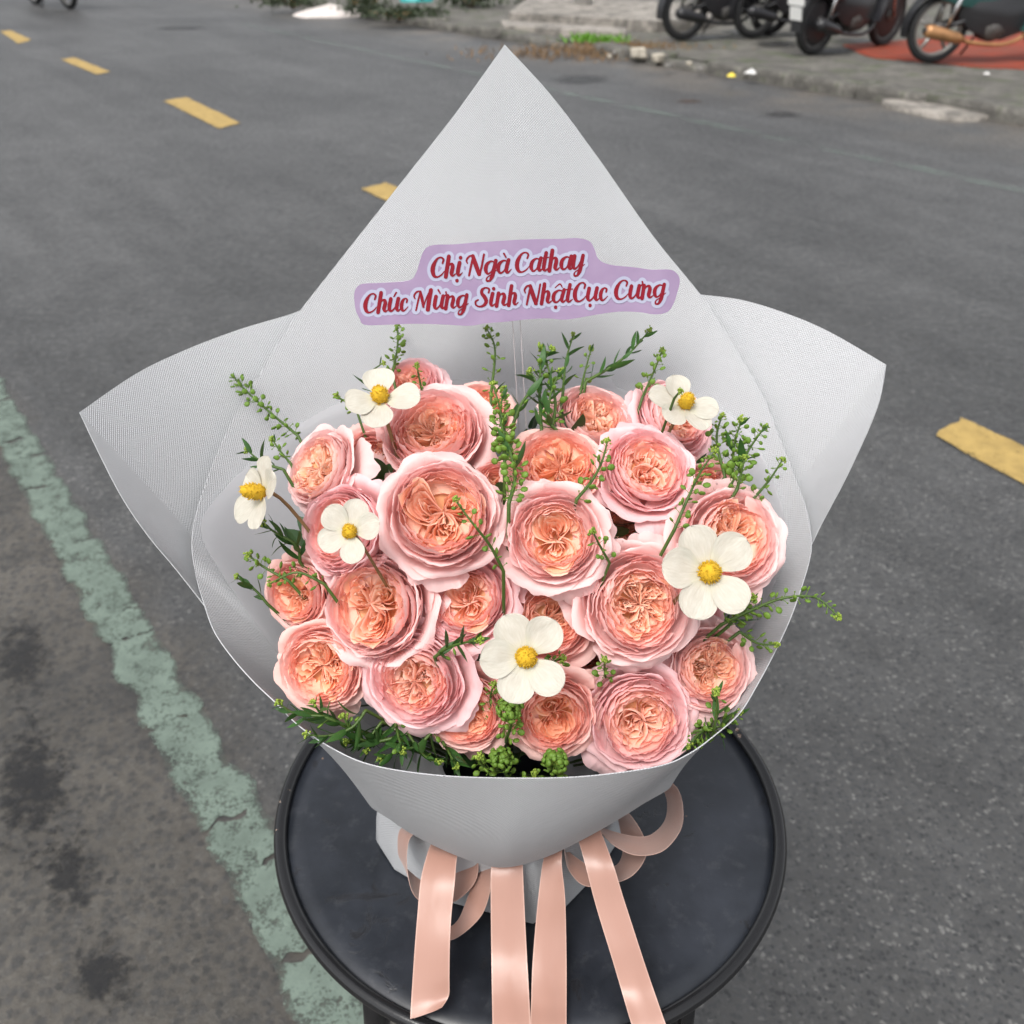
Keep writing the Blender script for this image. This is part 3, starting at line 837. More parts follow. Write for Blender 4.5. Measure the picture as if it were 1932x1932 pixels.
ROSES = [
 # px, py, width, tilt x, tilt y, variant, tint, extra depth, label
 (600, 882, 156, -.45, .35, 3, 'l', .0, 'pale pink rose behind the side-facing white flower, turned towards the paper wing'),
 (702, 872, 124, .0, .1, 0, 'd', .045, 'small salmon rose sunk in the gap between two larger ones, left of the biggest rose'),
 (815, 812, 200, -.05, .55, 2, 'n', .012, 'large rose with deep orange folded heart just below the message card\'s left half'),
 (772, 722, 118, .05, .5, 5, 'p', .04, 'pink rose mostly hidden behind the white four-petalled flower near the back sheet'),
 (903, 770, 122, .05, .6, 1, 'o', .035, 'peach rose at the back, partly covered by the dense green seed spike'),
 (832, 968, 224, -.03, .08, 6, 'n', -.012, 'largest rose, wide open with pale guard petals and golden orange heart'),
 (1053, 880, 184, -.05, .55, 3, 'o', .008, 'orange-hearted rose opening upward at the foot of the clear card stick'),
 (1125, 790, 160, .05, .55, 2, 'n', .028, 'peach-pink rose at the back behind the leafy green tuft'),
 (1222, 885, 180, -.04, .32, 7, 'p', -.002, 'rose with heart-shaped centre and drooping lower petals, right of the upward-opening one'),
 (1276, 788, 150, .35, .45, 5, 'p', .03, 'closed pink rose under the white flower with a green bud tip on its petal'),
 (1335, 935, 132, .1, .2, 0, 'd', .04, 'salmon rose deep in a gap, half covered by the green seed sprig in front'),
 (1384, 1016, 198, .18, .12, 0, 'l', .0, 'wide rose with coral heart against the right side of the wrapping'),
 (1046, 1014, 196, -.02, .10, 4, 'n', -.01, 'rose with two-lobed golden heart in the very middle of the bouquet'),
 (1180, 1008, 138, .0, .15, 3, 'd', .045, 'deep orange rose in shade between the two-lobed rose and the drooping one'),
 (1206, 1140, 218, .02, .06, 5, 'l', -.012, 'big pale rose with a curled guard petal, beside the large five-petalled white flower'),
 (640, 1000, 186, -.35, .15, 2, 'p', .004, 'rose almost covered by a facing white flower, left of the largest rose'),
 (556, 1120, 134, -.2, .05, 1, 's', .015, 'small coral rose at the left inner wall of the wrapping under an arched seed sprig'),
 (702, 1142, 208, -.05, .10, 6, 'n', -.008, 'full ruffled rose with a dark amber crease, below the facing white flower'),
 (882, 1132, 170, .02, .18, 4, 'p', .006, 'cool pink rose with a hollow centre just below the largest rose'),
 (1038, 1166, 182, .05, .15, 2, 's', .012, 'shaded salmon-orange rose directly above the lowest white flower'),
 (606, 1258, 172, -.12, -.02, 3, 'o', .0, 'lower rose by the left rim, with pointed petals and a twisted apricot heart'),
 (782, 1282, 200, -.02, .02, 2, 'p', -.008, 'densely ruffled pink rose under the dark leafy sprig'),
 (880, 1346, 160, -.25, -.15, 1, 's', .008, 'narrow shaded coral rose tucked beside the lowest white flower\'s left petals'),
 (1046, 1350, 164, -.05, -.02, 4, 'o', .0, 'golden-hearted rose under the lowest white flower'),
 (1206, 1358, 196, .02, -.02, 7, 'p', -.006, 'pink rose with deep two-lobed heart touching the front paper rim'),
 (1340, 1262, 172, .02, .05, 0, 'l', .0, 'rose with peach heart crossed by a young green shoot at the right rim'),
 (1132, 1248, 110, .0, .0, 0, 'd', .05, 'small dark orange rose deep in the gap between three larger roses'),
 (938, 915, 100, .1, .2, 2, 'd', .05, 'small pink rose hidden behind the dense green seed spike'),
 (1312, 1158, 110, .2, .0, 5, 'p', .04, 'pink rose peeping out under the lower petals of the large white flower'),
]
for r in ROSES: rose(*r)

# ------------------------------------------------------------------ white dried flowers
def mat_white_petal():
    t = NT('dried_white_petal'); uv = t.coord('UV')
    mp = t.n('Mapping'); t.link(uv, mp.inputs[0]); mp.inputs['Scale'].default_value = (9, 2.2, 1)
    v = t.noise(mp.outputs[0], 2.2, 5, .6)
    sx = t.n('SeparateXYZ'); t.link(uv, sx.inputs[0])
    base = t.mix(t.ramp(v, [(.35, 0.), (.7, 1.)]), (.55, .53, .46), (.47, .445, .37))
    base = t.mix(t.ramp(sx.outputs['Y'], [(0., .55), (.22, 0.)]), base, (.62, .60, .38))
    t.p(Base_Color=base, Roughness=.6); t.bump(v, .45, .0008)
    t.translucent((.66, .63, .53), .15)
    return t.m
M_WP = mat_white_petal()
t = NT('yellow_stamens'); c = t.coord('Object')
t.p(Base_Color=t.mix(t.noise(c, 300, 4), (.52, .28, .008), (.76, .50, .02)), Roughness=.75); t.bump(t.noise(c, 900, 3), .6, .0006)
M_YC = t.m
M_TWIG = simple('dry_twig', (.28, .17, .07), .8, var=.4, scale=120, bump=.5)
def white_petal_mesh(seed):
    r = random.Random(seed); sd = r.uniform(0, 99); pts = []
    wd = r.uniform(.37, .42); cup = r.uniform(.06, .16)
    nu, nv = 13, 13
    for j in range(nv):
        v = 1 - (1 - j / (nv - 1)) ** 1.8; row = []
        for i in range(nu):
            u = -1 + 2 * i / (nu - 1)
            w = wd * (sqrt(max(0, 1 - ((v - .60) / .40) ** 2)) if v > .60 else .16 + .84 * sin(pi / 2 * v / .60) ** 1.1)
            w = max(w, .003)
            y = .10 + .90 * v + .02 * nz(u * 2, sd) * v
            z = cup * (u * w / wd) ** 2 * .7 + .10 * v * v - .06 * v ** 4 + .03 * nz(u * 1.6, v * 2.5, sd) + .012 * nz(u * 5, v * 6, sd)
            row.append(Vector((u * w, y, z)))
        pts.append(row)
    return MB().grid(pts).mesh('petal', M_WP)
WPM = [white_petal_mesh(k) for k in range(5)]
def white_flower(px, py, rpx, tx, ty, angles, dd, label, lens=None, cone=1.0, lift=0.):
    d = surf_depth(px, py) + dd
    R = rpx * d / F
    n = (RGT * tx + UPV * ty - FWD).normalized()
    y = (UPV - n * UPV.dot(n)).normalized(); x = y.cross(n)
    M3 = Matrix((x, y, n)).transposed()
    c = pix(px, py, d)
    e = tag(empty('white_flower'), label, 'flower', 'white dried flowers in the bouquet')
    e.location = c; e.rotation_euler = M3.to_euler(); e.scale = (R, R, R)
    for k, a in enumerate(angles):
        o = bpy.data.objects.new('petal', WPM[k % 5]); link(o, e)
        s = (lens[k] if lens else 1.)
        o.matrix_local = Matrix.Rotation(radians(a - 90), 4, 'Z') @ Matrix.Rotation(.12 + lift + .05 * (k % 3), 4, 'X') @ Matrix.Diagonal((1.0, s, 1, 1))
        o.location = (0, 0, .004 * k)
    # cone of stamens
    r = random.Random(label); mb = MB(); cr = .205
    mb.lathe([(.0005, -.02), (cr * .8, 0), (cr, .10 * cone), (cr * .95, .22 * cone), (cr * .75, .32 * cone), (cr * .4, .38 * cone), (.0005, .40 * cone)], 14)
    for k in range(150):
        h = r.uniform(.02, .98); a = k * 2.39996
        rad = cr * (1 - max(0, h - .45) ** 2 * 2.6) ; z = .40 * cone * h
        rad = max(rad, .01)
        p = Vector((rad * cos(a), rad * sin(a), z)); q = (Vector((p.x, p.y, max(0, h - .4) * .3))).normalized()
        mb.tube([p * .9, p + q * r.uniform(.02, .045) + Vector((0, 0, .02))], [.014, .009], 4)
    mb.build('stamen_cone', M_YC, e)
    W = Matrix.Translation(c) @ M3.to_4x4() @ Matrix.Diagonal((R, R, R, 1)); Wi = W.inverted()
    end = Vector((AX.x + (c.x - AX.x) * .15, AX.y + (c.y - AX.y) * .15, TABLE_Z + .10))
    p1 = c - n * .012 + (end - c).normalized() * .012
    pts = [Wi @ Vector(q) for q in catmull([tuple(c + n * .001), tuple(p1), tuple(p1.lerp(end, .4)), tuple(end)], 5)]
    MB().tube(pts, [.05 + .012 * nz(k * 1.7) for k in range(len(pts))], 7).build('stem', M_TWIG, e)
    return e
white_flower(718, 752, 76, .0, .55, (97, 352, 205, 268), -.03, 'white dried flower with four cream petals above the deep orange folded rose', (.85, 1.05, .92, 1.0))
white_flower(497, 930, 72, -.95, .15, (70, 20, 285, 215, 140), -.035, 'white dried flower turned sideways so its yellow cone points at the left paper wing', (1.0, .95, 1.05, 1.2, .8), cone=1.7)
white_flower(661, 1003, 64, -.08, .12, (72, 138, 14, 205, 282), -.045, 'white dried flower facing forward beside the largest rose, crinkled grey-white petals', cone=.8)
white_flower(1290, 765, 66, .28, .55, (168, 105, 340, 222, 292), -.025, 'white dried flower with a tiny green bud lying on one petal', (1.15, .95, 1.0, 1.0, 1.05), cone=1.3)
white_flower(1336, 1080, 95, .05, .10, (112, 172, 42, 246, 312), -.045, 'biggest white dried flower, five broad petals, over the rose against the right wrapping', cone=.8)
white_flower(993, 1240, 90, -.02, .12, (118, 52, 182, 250, 316), -.042, 'lowest white dried flower with five cream petals just above the front rim', cone=.8)

# ------------------------------------------------------------------ green sprigs
def mat_green(name, a, b, tr=.2):
    t = NT(name); c = t.coord('Object'); oi = t.n('ObjectInfo')
    nf = t.noise(c, 90, 4)
    col = t.mix(nf, a, b); col = t.mix(t.math('MULTIPLY', oi.outputs['Random'], .35), col, tuple(x * 1.5 for x in b))
    t.p(Base_Color=col, Roughness=.45); t.b.inputs['Specular IOR Level'].default_value = .35
    t.bump(t.noise(c, 500, 3), .2, .0004)
    t.translucent(tuple(min(1, x * 1.5) for x in b), tr)
    return t.m
M_GSTEM = mat_green('sprig_stem', (.034, .072, .014), (.072, .122, .024), .05)
M_POD = mat_green('seed_pod', (.075, .155, .017), (.16, .27, .038), .25)
M_BUD = mat_green('flower_bud', (.17, .27, .03), (.30, .39, .06), .2)
M_LEAF = mat_green('green_leaf', (.017, .060, .013), (.045, .115, .023), .2)
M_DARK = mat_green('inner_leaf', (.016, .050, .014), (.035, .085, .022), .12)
def leaf_mesh(seed, name='leaf', mat=M_LEAF):
    r = random.Random(seed); b = r.uniform(.05, .55) * r.choice((1, -1, 1)); pts = []
    tw = r.uniform(-.5, .5)
    for j in range(8):
        v = j / 7
        w = .115 * sin(pi * min(1, (v * .94 + .05)) ** .8) ** .9 + .008
        if v == 1: w = .004
        z = b * v * v
        row = []
        for i in range(4):
            u = -1 + 2 * i / 3
            p = Vector((u * w, v - .12 * abs(b) * v * v, z + .22 * w * u * u))
            a = tw * v; p.x, p.z = p.x * cos(a) - (p.z - z) * sin(a), z + p.x * sin(a) + (p.z - z) * cos(a)
            row.append(p)
        pts.append(row)
    return MB().grid(pts).mesh(name, mat)
LEAFM = [leaf_mesh(40 + k) for k in range(7)]
def frame(dirv, up):
    y = dirv.normalized(); x = y.cross(up)
    x = x.normalized() if x.length > 1e-4 else y.orthogonal().normalized()
    return Matrix((x, y, x.cross(y))).transposed()
sr = random.Random(77)
def sprig(path, dd, kind, label, dens=1., size=1., leaves=None, ball=False):
    """path: pixels from the tip down to where the stem vanishes among the flowers; dd: metres in front (-) or behind the rose surface at tip and foot"""
    ds = [lerp(dd[0], dd[1], k / (len(path) - 1)) for k in range(len(path))]
    P = [pix(x, y, surf_depth(x, y) + q) for (x, y), q in zip(path, ds)]
    C = [Vector(q) for q in catmull([tuple(p) for p in P], 8)]
    foot = C[-1]
    e = tag(empty('green_sprig', foot), label, 'sprig', 'green sprigs among the roses')
    inner = Vector((AX.x + (foot.x - AX.x) * .4, AX.y + (foot.y - AX.y) * .4, TABLE_Z + .12))
    tail = [foot.lerp(inner, .35) + (C[-1] - C[-2]) * .5, inner]
    m = len(C)
    MB().tube([p - foot for p in C + tail], [lerp(.0005, .0012, k / m) * size for k in range(m)] + [.0011, .0011], 6).build('stem', M_GSTEM, e)
    L = sum((C[k + 1] - C[k]).length for k in range(m - 1))
    pods, buds = MB(), MB()
    def at(f):
        x = f * (m - 1); k = min(m - 2, int(x)); return C[k].lerp(C[k + 1], x - k), (C[k] - C[k + 1]).normalized()
    # flower buds crowding the tip
    nb = int(20 * (1.7 if kind == 'bud' else 1))
    for k in range(nb):
        f = sr.uniform(0, .06 if kind != 'bud' else .13)
        p, t = at(f)
        q = (t * sr.uniform(.2, 1) + Vector((sr.gauss(0, 1), sr.gauss(0, 1), sr.gauss(0, 1))) * .55).normalized()
        tip = p + q * sr.uniform(.0012, .0030) * size
        buds.tube([p - foot, tip - foot], .00022 * size, 3, cap=False)
        buds.ball(tip - foot, sr.uniform(.00055, .00090) * size, 5, 4)
    if ball:                                        # rounded head of seed pods
        p, t = at(.05)
        for k in range(60):
            q = (t * .6 + Vector((sr.gauss(0, 1), sr.gauss(0, 1), sr.gauss(0, 1)))).normalized()
            tip = p + q * sr.uniform(.005, .008) * size
            pods.tube([p - foot, tip - foot], .00028, 3, cap=False)
            pods.ball(tip - foot, sr.uniform(.0013, .0019) * size, 7, 5, (1, .6, 1), frame(q, Vector((0, 0, 1))))
    # pods on little stalks
    npod = int(L * (520 if kind in ('pod', 'bud') else 130) * dens)
    for k in range(npod):
        f = .04 + .94 * (k + sr.random()) / npod
        p, t = at(f)
        a = k * 2.39996 + sr.uniform(-.4, .4)
        ort = t.orthogonal().normalized(); ort2 = t.cross(ort)
        q = (ort * cos(a) + ort2 * sin(a) + t * sr.uniform(.2, .8)).normalized()
        grow = min(1, .35 + f * 1.6) * sr.uniform(.75, 1.15)
        ln = .0052 * grow * size
        tip = p + q * ln
        mid = p + q * ln * .5 + t * .0003
        pods.tube([p - foot, mid - foot, tip - foot], .00024 * size, 3, cap=False)
        if sr.random() < .85:
            pr = .0021 * grow * size
            pods.ball(tip + q * pr * .8 - foot, pr, 7, 5, (1, 1.15, .38), frame(q, Vector((sr.gauss(0, 1), sr.gauss(0, 1), sr.gauss(0, 1)))))
        else:
            pods.ball(tip - foot, .0006 * size, 5, 4)
    if npod or ball: tag(pods.build('seed_pods', M_POD, e), kind='stuff')
    tag(buds.build('bud_cluster', M_BUD, e), kind='stuff')
    nl = leaves if leaves is not None else (max(4, int(L * 190)) if kind == 'leaf' else 0)
    for k in range(nl):
        f = .10 + .86 * (k + .5 * sr.random()) / max(1, nl)
        p, t = at(f)
        a = k * 2.39996 + sr.uniform(-.5, .5)
        ort = t.orthogonal().normalized(); ort2 = t.cross(ort)
        q = (ort * cos(a) + ort2 * sin(a) + t * sr.uniform(.5, 1.3)).normalized()
        o = bpy.data.objects.new('leaf', sr.choice(LEAFM)); link(o, e)
        s = sr.uniform(.010, .019) * size * min(1, .5 + f)
        o.matrix_local = Matrix.Translation(p - foot) @ frame(q, t).to_4x4() @ Matrix.Diagonal((s * 1.1, s, s, 1))
    return e
S = sprig
S([(418, 672), (448, 720), (500, 770), (562, 822)], (.05, .03), 'pod', 'long thin seed sprig reaching out alone towards the left paper wing', .95, 1.05)
S([(750, 612), (750, 655), (740, 705)], (.045, .03), 'pod', 'seed sprig standing under the left half of the message card', 1.1, 1.0)
S([(918, 620), (934, 660), (926, 745)], (.02, .03), 'pod', 'slim upright seed sprig left of the clear card stick', .8, 1.0)
S([(786, 688), (796, 738)], (-.01, .02), 'bud', 'short bud tip beside the four-petalled white flower', .8, .9)
S([(722, 685), (692, 712), (712, 745)], (.0, .02), 'leaf', 'little leafy shoot left above the four-petalled white flower', .3, .9, 6)
S([(634, 746), (672, 772)], (.01, .01), 'bud', 'stub of buds left of the four-petalled white flower', .8, .9)
S([(1042, 660), (1022, 690), (1018, 745), (1022, 815)], (-.01, .01), 'leaf', 'densest leafy tuft standing right of the clear card stick', 1.6, 1.15, 16)
S([(1020, 652), (1036, 700), (1048, 760), (1040, 812)], (-.005, .01), 'bud', 'seed sprig rising through the dense leafy tuft', .9, 1.1, 4)
S([(1082, 632), (1068, 680), (1062, 742)], (.01, .02), 'leaf', 'tall leafy sprig right behind the dense tuft', .3, 1.0, 9)
S([(1116, 656), (1104, 700), (1096, 735)], (.02, .025), 'bud', 'short bare sprig between two leafy ones under the card', .5, .9, 2)
S([(1226, 622), (1190, 664), (1150, 694), (1105, 720)], (.0, .02), 'leaf', 'leafy sprig slanting to the right under the card\'s right end', .35, 1.1, 14)
S([(1250, 660), (1234, 700), (1212, 750)], (.02, .02), 'bud', 'slanting sprig of tiny buds left of the closed pink rose', 1.1, .95)
S([(950, 735), (944, 790), (962, 850), (972, 900), (960, 950)], (-.035, -.012), 'pod', 'dense green seed spike running down the middle below the card', 1.7, 1.15, 5)
S([(930, 725), (950, 800), (952, 880)], (-.03, .0), 'pod', 'second seed spike leaning against the dense middle one', 1.1, 1.1, 3)
S([(465, 848), (495, 872), (535, 886)], (-.01, .0), 'leaf', 'leafy shoot above the side-facing white flower', .2, 1.0, 9)
S([(512, 826), (528, 850), (548, 874)], (.01, .01), 'bud', 'bud tip at the foot of the long thin seed sprig', 1., .9, 2)
S([(494, 986), (520, 1005), (560, 1030), (566, 1060)], (.0, .02), 'leaf', 'dark leafy sprig below the side-facing white flower', .0, 1.1, 15)
S([(468, 1046), (495, 1068), (545, 1096)], (.0, .01), 'bud', 'sprig of fine buds at the left inner wall', 1.3, 1.0)
S([(447, 1090), (478, 1110), (505, 1140)], (.0, .01), 'leaf', 'small leafy sprig hanging at the left inner wall', .2, 1.0, 7)
S([(508, 1102), (560, 1080), (612, 1102)], (-.025, -.012), 'pod', 'seed sprig arched over the small coral rose', .9, .95)
S([(858, 942), (890, 985), (925, 1030), (950, 1078)], (-.045, -.015), 'pod', 'thin seed sprig lying across the largest rose', .62, 1.0)
S([(1118, 1002), (1130, 1026), (1150, 1062)], (-.03, -.01), 'bud', 'short bud sprig on the two-lobed middle rose\'s right edge', .7, .85)
S([(1146, 832), (1136, 870), (1118, 905), (1088, 942)], (-.03, -.01), 'pod', 'seed sprig over the edge of the upward-opening rose', 1., 1.05)
S([(1350, 850), (1322, 890), (1300, 935), (1272, 1000)], (-.03, -.005), 'pod', 'seed sprig leaning in front of the half-covered salmon rose', .95, 1.05)
S([(1362, 784), (1352, 830), (1368, 900)], (.0, .01), 'pod', 'upright seed sprig beside the closed pink rose at the right inner wall', 1., 1.1)
S([(1444, 804), (1412, 850), (1378, 915)], (.0, .01), 'bud', 'long bud sprig slanting up along the right inner wall', 1.1, 1.1, 3)
S([(1405, 862), (1398, 895), (1390, 925)], (-.01, .0), 'pod', 'bushy short sprig at the right inner wall between two taller ones', 1.5, 1.05)
S([(1476, 868), (1452, 905), (1418, 945)], (-.005, .01), 'pod', 'outermost seed sprig on the right inner wall above the wide rose', .8, 1.05)
S([(1582, 1164), (1540, 1128), (1480, 1128), (1420, 1150), (1362, 1178)], (-.055, .0), 'pod', 'long seed sprig sticking out over the right paper edge', 1.0, 1.05)
S([(1466, 1216), (1430, 1214), (1396, 1192)], (-.005, .0), 'bud', 'short sprig below the long one that sticks out on the right', 1., 1.)
S([(1352, 1302), (1352, 1345), (1344, 1395)], (-.035, -.01), 'bud', 'young shoot standing across the peach-hearted rose at the right rim', .5, 1.0, 5)
S([(1396, 1344), (1365, 1368), (1320, 1378)], (-.012, .0), 'pod', 'leafy seed sprig resting along the right front rim', 1.2, 1.0, 6)
S([(1302, 1408), (1318, 1385), (1340, 1372)], (-.012, .0), 'pod', 'drooping sprig end at the right front rim', 1.2, 1.0, 4)
S([(525, 1326), (560, 1348), (610, 1352), (650, 1370)], (-.02, .0), 'leaf', 'leafy sprig spilling over the left front rim', .3, 1.1, 12)
S([(578, 1386), (620, 1388), (665, 1372), (690, 1340)], (-.025, .0), 'leaf', 'curling leafy sprig hooked over the front rim below the twisted apricot rose', .3, 1.1, 11)
S([(590, 1325), (610, 1350), (650, 1368)], (-.01, .01), 'leaf', 'bright bud-tipped sprig beneath the twisted apricot rose', .4, 1.0, 8)
S([(760, 1418), (752, 1390), (745, 1360)], (-.012, .01), 'leaf', 'bud-tipped sprig in the shade beneath the densely ruffled rose', .6, 1.0, 9)
S([(828, 1438), (800, 1425), (770, 1385)], (-.008, .01), 'leaf', 'sprig pointing to the front rim left of the narrow coral rose', .3, 1.0, 9)
S([(690, 1415), (700, 1390), (720, 1362)], (.0, .015), 'leaf', 'dark leafy sprig in the shade behind the front rim', .1, 1.05, 12)
S([(902, 1428), (915, 1448), (940, 1455)], (-.012, .005), 'bud', 'bright bud spike just behind the lowest point of the front rim', 1.3, 1.1)
S([(945, 1432), (950, 1450), (960, 1470)], (-.012, .0), 'pod', 'rounded cluster of bright seed pods behind the front rim', 1.2, 1.1, 0, True)
S([(1048, 1436), (1046, 1455), (1040, 1470)], (-.018, .0), 'pod', 'ball of bright seed pods right under the golden-hearted rose', 1.2, 1.2, 0, True)
S([(1008, 1458), (1000, 1470), (990, 1480)], (-.012, .0), 'bud', 'tiny bud tip showing above the middle of the front rim', .5, .9)
S([(962, 1338), (965, 1365), (955, 1395)], (-.012, .01), 'pod', 'seed cluster between the golden-hearted and narrow coral roses', 1.8, 1.1, 0, True)
S([(1062, 1242), (1045, 1248), (1030, 1262)], (-.03, -.01), 'bud', 'small green tip at the right of the lowest white flower', 1., 1.0)
S([(905, 1208), (880, 1212), (845, 1222), (820, 1240)], (-.035, -.005), 'leaf', 'dark leafy sprig with bright tip lying between the hollow and the densely ruffled roses', .5, 1.15, 9)
S([(1283, 738), (1272, 752)], (-.055, -.04), 'bud', 'tiny green bud lying on a white petal', 0., .9)
S([(1140, 1245), (1142, 1280)], (-.012, .02), 'bud', 'little sprig in front of the small dark orange rose', 1., .9)
S([(932, 1290), (925, 1320), (935, 1350)], (.0, .02), 'bud', 'green tip tucked beside the lowest white flower\'s lower left petal', 1., 1.)

S([(648, 1352), (668, 1385), (700, 1400), (745, 1392)], (-.005, .012), 'leaf', 'leafy sprig lying along the shaded left part of the front rim', .3, 1.15, 14)
S([(720, 1432), (745, 1420), (790, 1405), (820, 1375)], (-.004, .012), 'leaf', 'leafy sprig in the shade between the ruffled and narrow coral roses', .3, 1.15, 14)
S([(655, 1400), (690, 1400), (740, 1375)], (.006, .02), 'leaf', 'darkest leafy sprig deep behind the left front rim', .1, 1.2, 14)
S([(860, 1445), (850, 1425), (835, 1400)], (-.002, .015), 'leaf', 'leafy shoot under the narrow coral rose', .3, 1.0, 8)
S([(1000, 700), (1010, 725), (985, 760), (968, 800)], (-.02, .0), 'leaf', 'arching leafy sprig crossing the clear card stick', .2, 1.15, 10)
S([(1058, 700), (1040, 740), (1035, 790), (1050, 812)], (-.02, .005), 'leaf', 'leaf-hung stem at the foot of the dense tuft', .5, 1.15, 9)
S([(1400, 790), (1385, 840), (1382, 905)], (.004, .012), 'bud', 'bud sprig close behind the upright seed sprig at the right inner wall', 1.3, 1.1, 4)
S([(1420, 1128), (1395, 1160), (1370, 1185)], (-.01, .005), 'pod', 'bushy seed sprig at the foot of the long one sticking out right', 1.5, 1.1, 3)
# dark leaves filling the gaps deep between the flowers
fr = random.Random(8)
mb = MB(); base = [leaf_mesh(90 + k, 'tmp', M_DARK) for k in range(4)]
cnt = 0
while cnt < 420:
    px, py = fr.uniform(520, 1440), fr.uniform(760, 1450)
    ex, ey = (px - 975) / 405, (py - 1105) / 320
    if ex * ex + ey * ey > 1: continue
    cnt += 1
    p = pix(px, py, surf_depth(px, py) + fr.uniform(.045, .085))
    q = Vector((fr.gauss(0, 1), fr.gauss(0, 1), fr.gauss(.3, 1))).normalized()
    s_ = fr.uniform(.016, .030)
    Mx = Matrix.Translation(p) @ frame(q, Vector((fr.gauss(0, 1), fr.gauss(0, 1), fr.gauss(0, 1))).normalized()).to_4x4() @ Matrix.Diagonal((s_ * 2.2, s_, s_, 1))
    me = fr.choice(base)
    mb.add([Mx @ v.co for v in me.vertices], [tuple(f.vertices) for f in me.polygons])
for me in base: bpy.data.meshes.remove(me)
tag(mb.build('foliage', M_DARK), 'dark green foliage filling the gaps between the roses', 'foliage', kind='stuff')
# ------------------------------------------------------------------ message card on a clear stick
CARD_N = Vector((0, -cos(radians(16)), sin(radians(16))))
CARD_P = on_y(975, 530, .668)
def mat_card(name, c1, c2, rough=.45):
    t = NT(name); c = t.coord('Object')
    t.p(Base_Color=t.mix(t.ramp(t.noise(c, 45, 3), [(.35, 0.), (.7, 1.)]), c1, c2), Roughness=rough); t.b.inputs['Specular IOR Level'].default_value = .2; return t.m
M_LILAC = mat_card('lilac_card', (.27, .20, .31), (.305, .232, .345)); M_HALO = mat_card('pale_halo_print', (.345, .355, .46), (.375, .385, .485)); M_RED = mat_card('crimson_print', (.18, .004, .013), (.21, .006, .016), .4)
M_CORE = mat_card('card_core', (.6, .59, .62), (.65, .64, .67), .7)
c5 = lambda x, y: (603.75 + .39063 * x, 377.3 + .39063 * y)
card_o = tag(empty('message_card', on_y(985, 835, .655)), 'lilac cut-out message card with crimson script lettering on a clear stick', 'card')
C0 = card_o.location.copy()
def cardp(px, py, lift=0.): return on_plane(px, py, CARD_P + CARD_N * lift, CARD_N) - C0
outline = [(165, 470), (172, 430), (205, 405), (300, 400), (430, 388), (465, 350), (490, 270), (515, 230), (560, 216), (650, 214), (740, 206), (860, 198), (1000, 190), (1150, 188), (1240, 184), (1300, 198), (1325, 235), (1345, 285), (1400, 312), (1520, 325), (1600, 336), (1690, 336), (1728, 360), (1738, 395), (1725, 450), (1708, 500), (1680, 540), (1620, 553), (1540, 542), (1440, 540), (1330, 555), (1190, 578), (1100, 572), (990, 578), (900, 588), (800, 596), (720, 608), (600, 602), (450, 598), (320, 603), (215, 603), (190, 570), (172, 530)]
oc = catmull(outline, 4, True)
mb = MB(); n = len(oc)
mb.add([cardp(*c5(x, y), 0.) for x, y in oc], [tuple(range(n))])
face = mb.build('card_face', M_LILAC, card_o, smooth=False)
mb = MB(); fr_ = [cardp(*c5(x, y), -.0002) for x, y in oc]; bk = [p - CARD_N * .003 for p in fr_]
mb.add(fr_ + bk, [tuple(reversed(range(n, 2 * n)))] + [(i, (i + 1) % n, n + (i + 1) % n, n + i) for i in range(n)])
mb.build('card_board', M_CORE, card_o, smooth=False)

ARCH = [(.12, .28, .08), (.23, .57, .10), (.36, .61, .15), (.41, .45, .19), (.37, .16, .19), (.45, .03, .13), (.58, .13, .06)]
BOWL = [(.47, .58, .09), (.31, .64, .11), (.14, .50, .17), (.10, .25, .19), (.19, .04, .14), (.33, .10, .10), (.43, .30, .09)]
TAIL = [(.52, .66, .18), (.46, .20, .19), (.41, -.10, .19), (.31, -.31, .14), (.18, -.30, .12), (.19, -.15, .08), (.36, -.02, .07), (.62, .22, .05)]
NTOP = [(.05, .60, .08), (.0, .76, .12), (.10, .94, .12), (.25, .97, .10)]
U1 = [(.13, .66, .19), (.09, .20, .19), (.18, .03, .14), (.32, .15, .10), (.41, .36, .08)]
U2 = [(.48, .66, .19), (.43, .20, .19), (.51, .03, .14), (.64, .17, .05)]
DOT = lambda x, y: [(x, y + .012, .17), (x, y - .012, .17)]
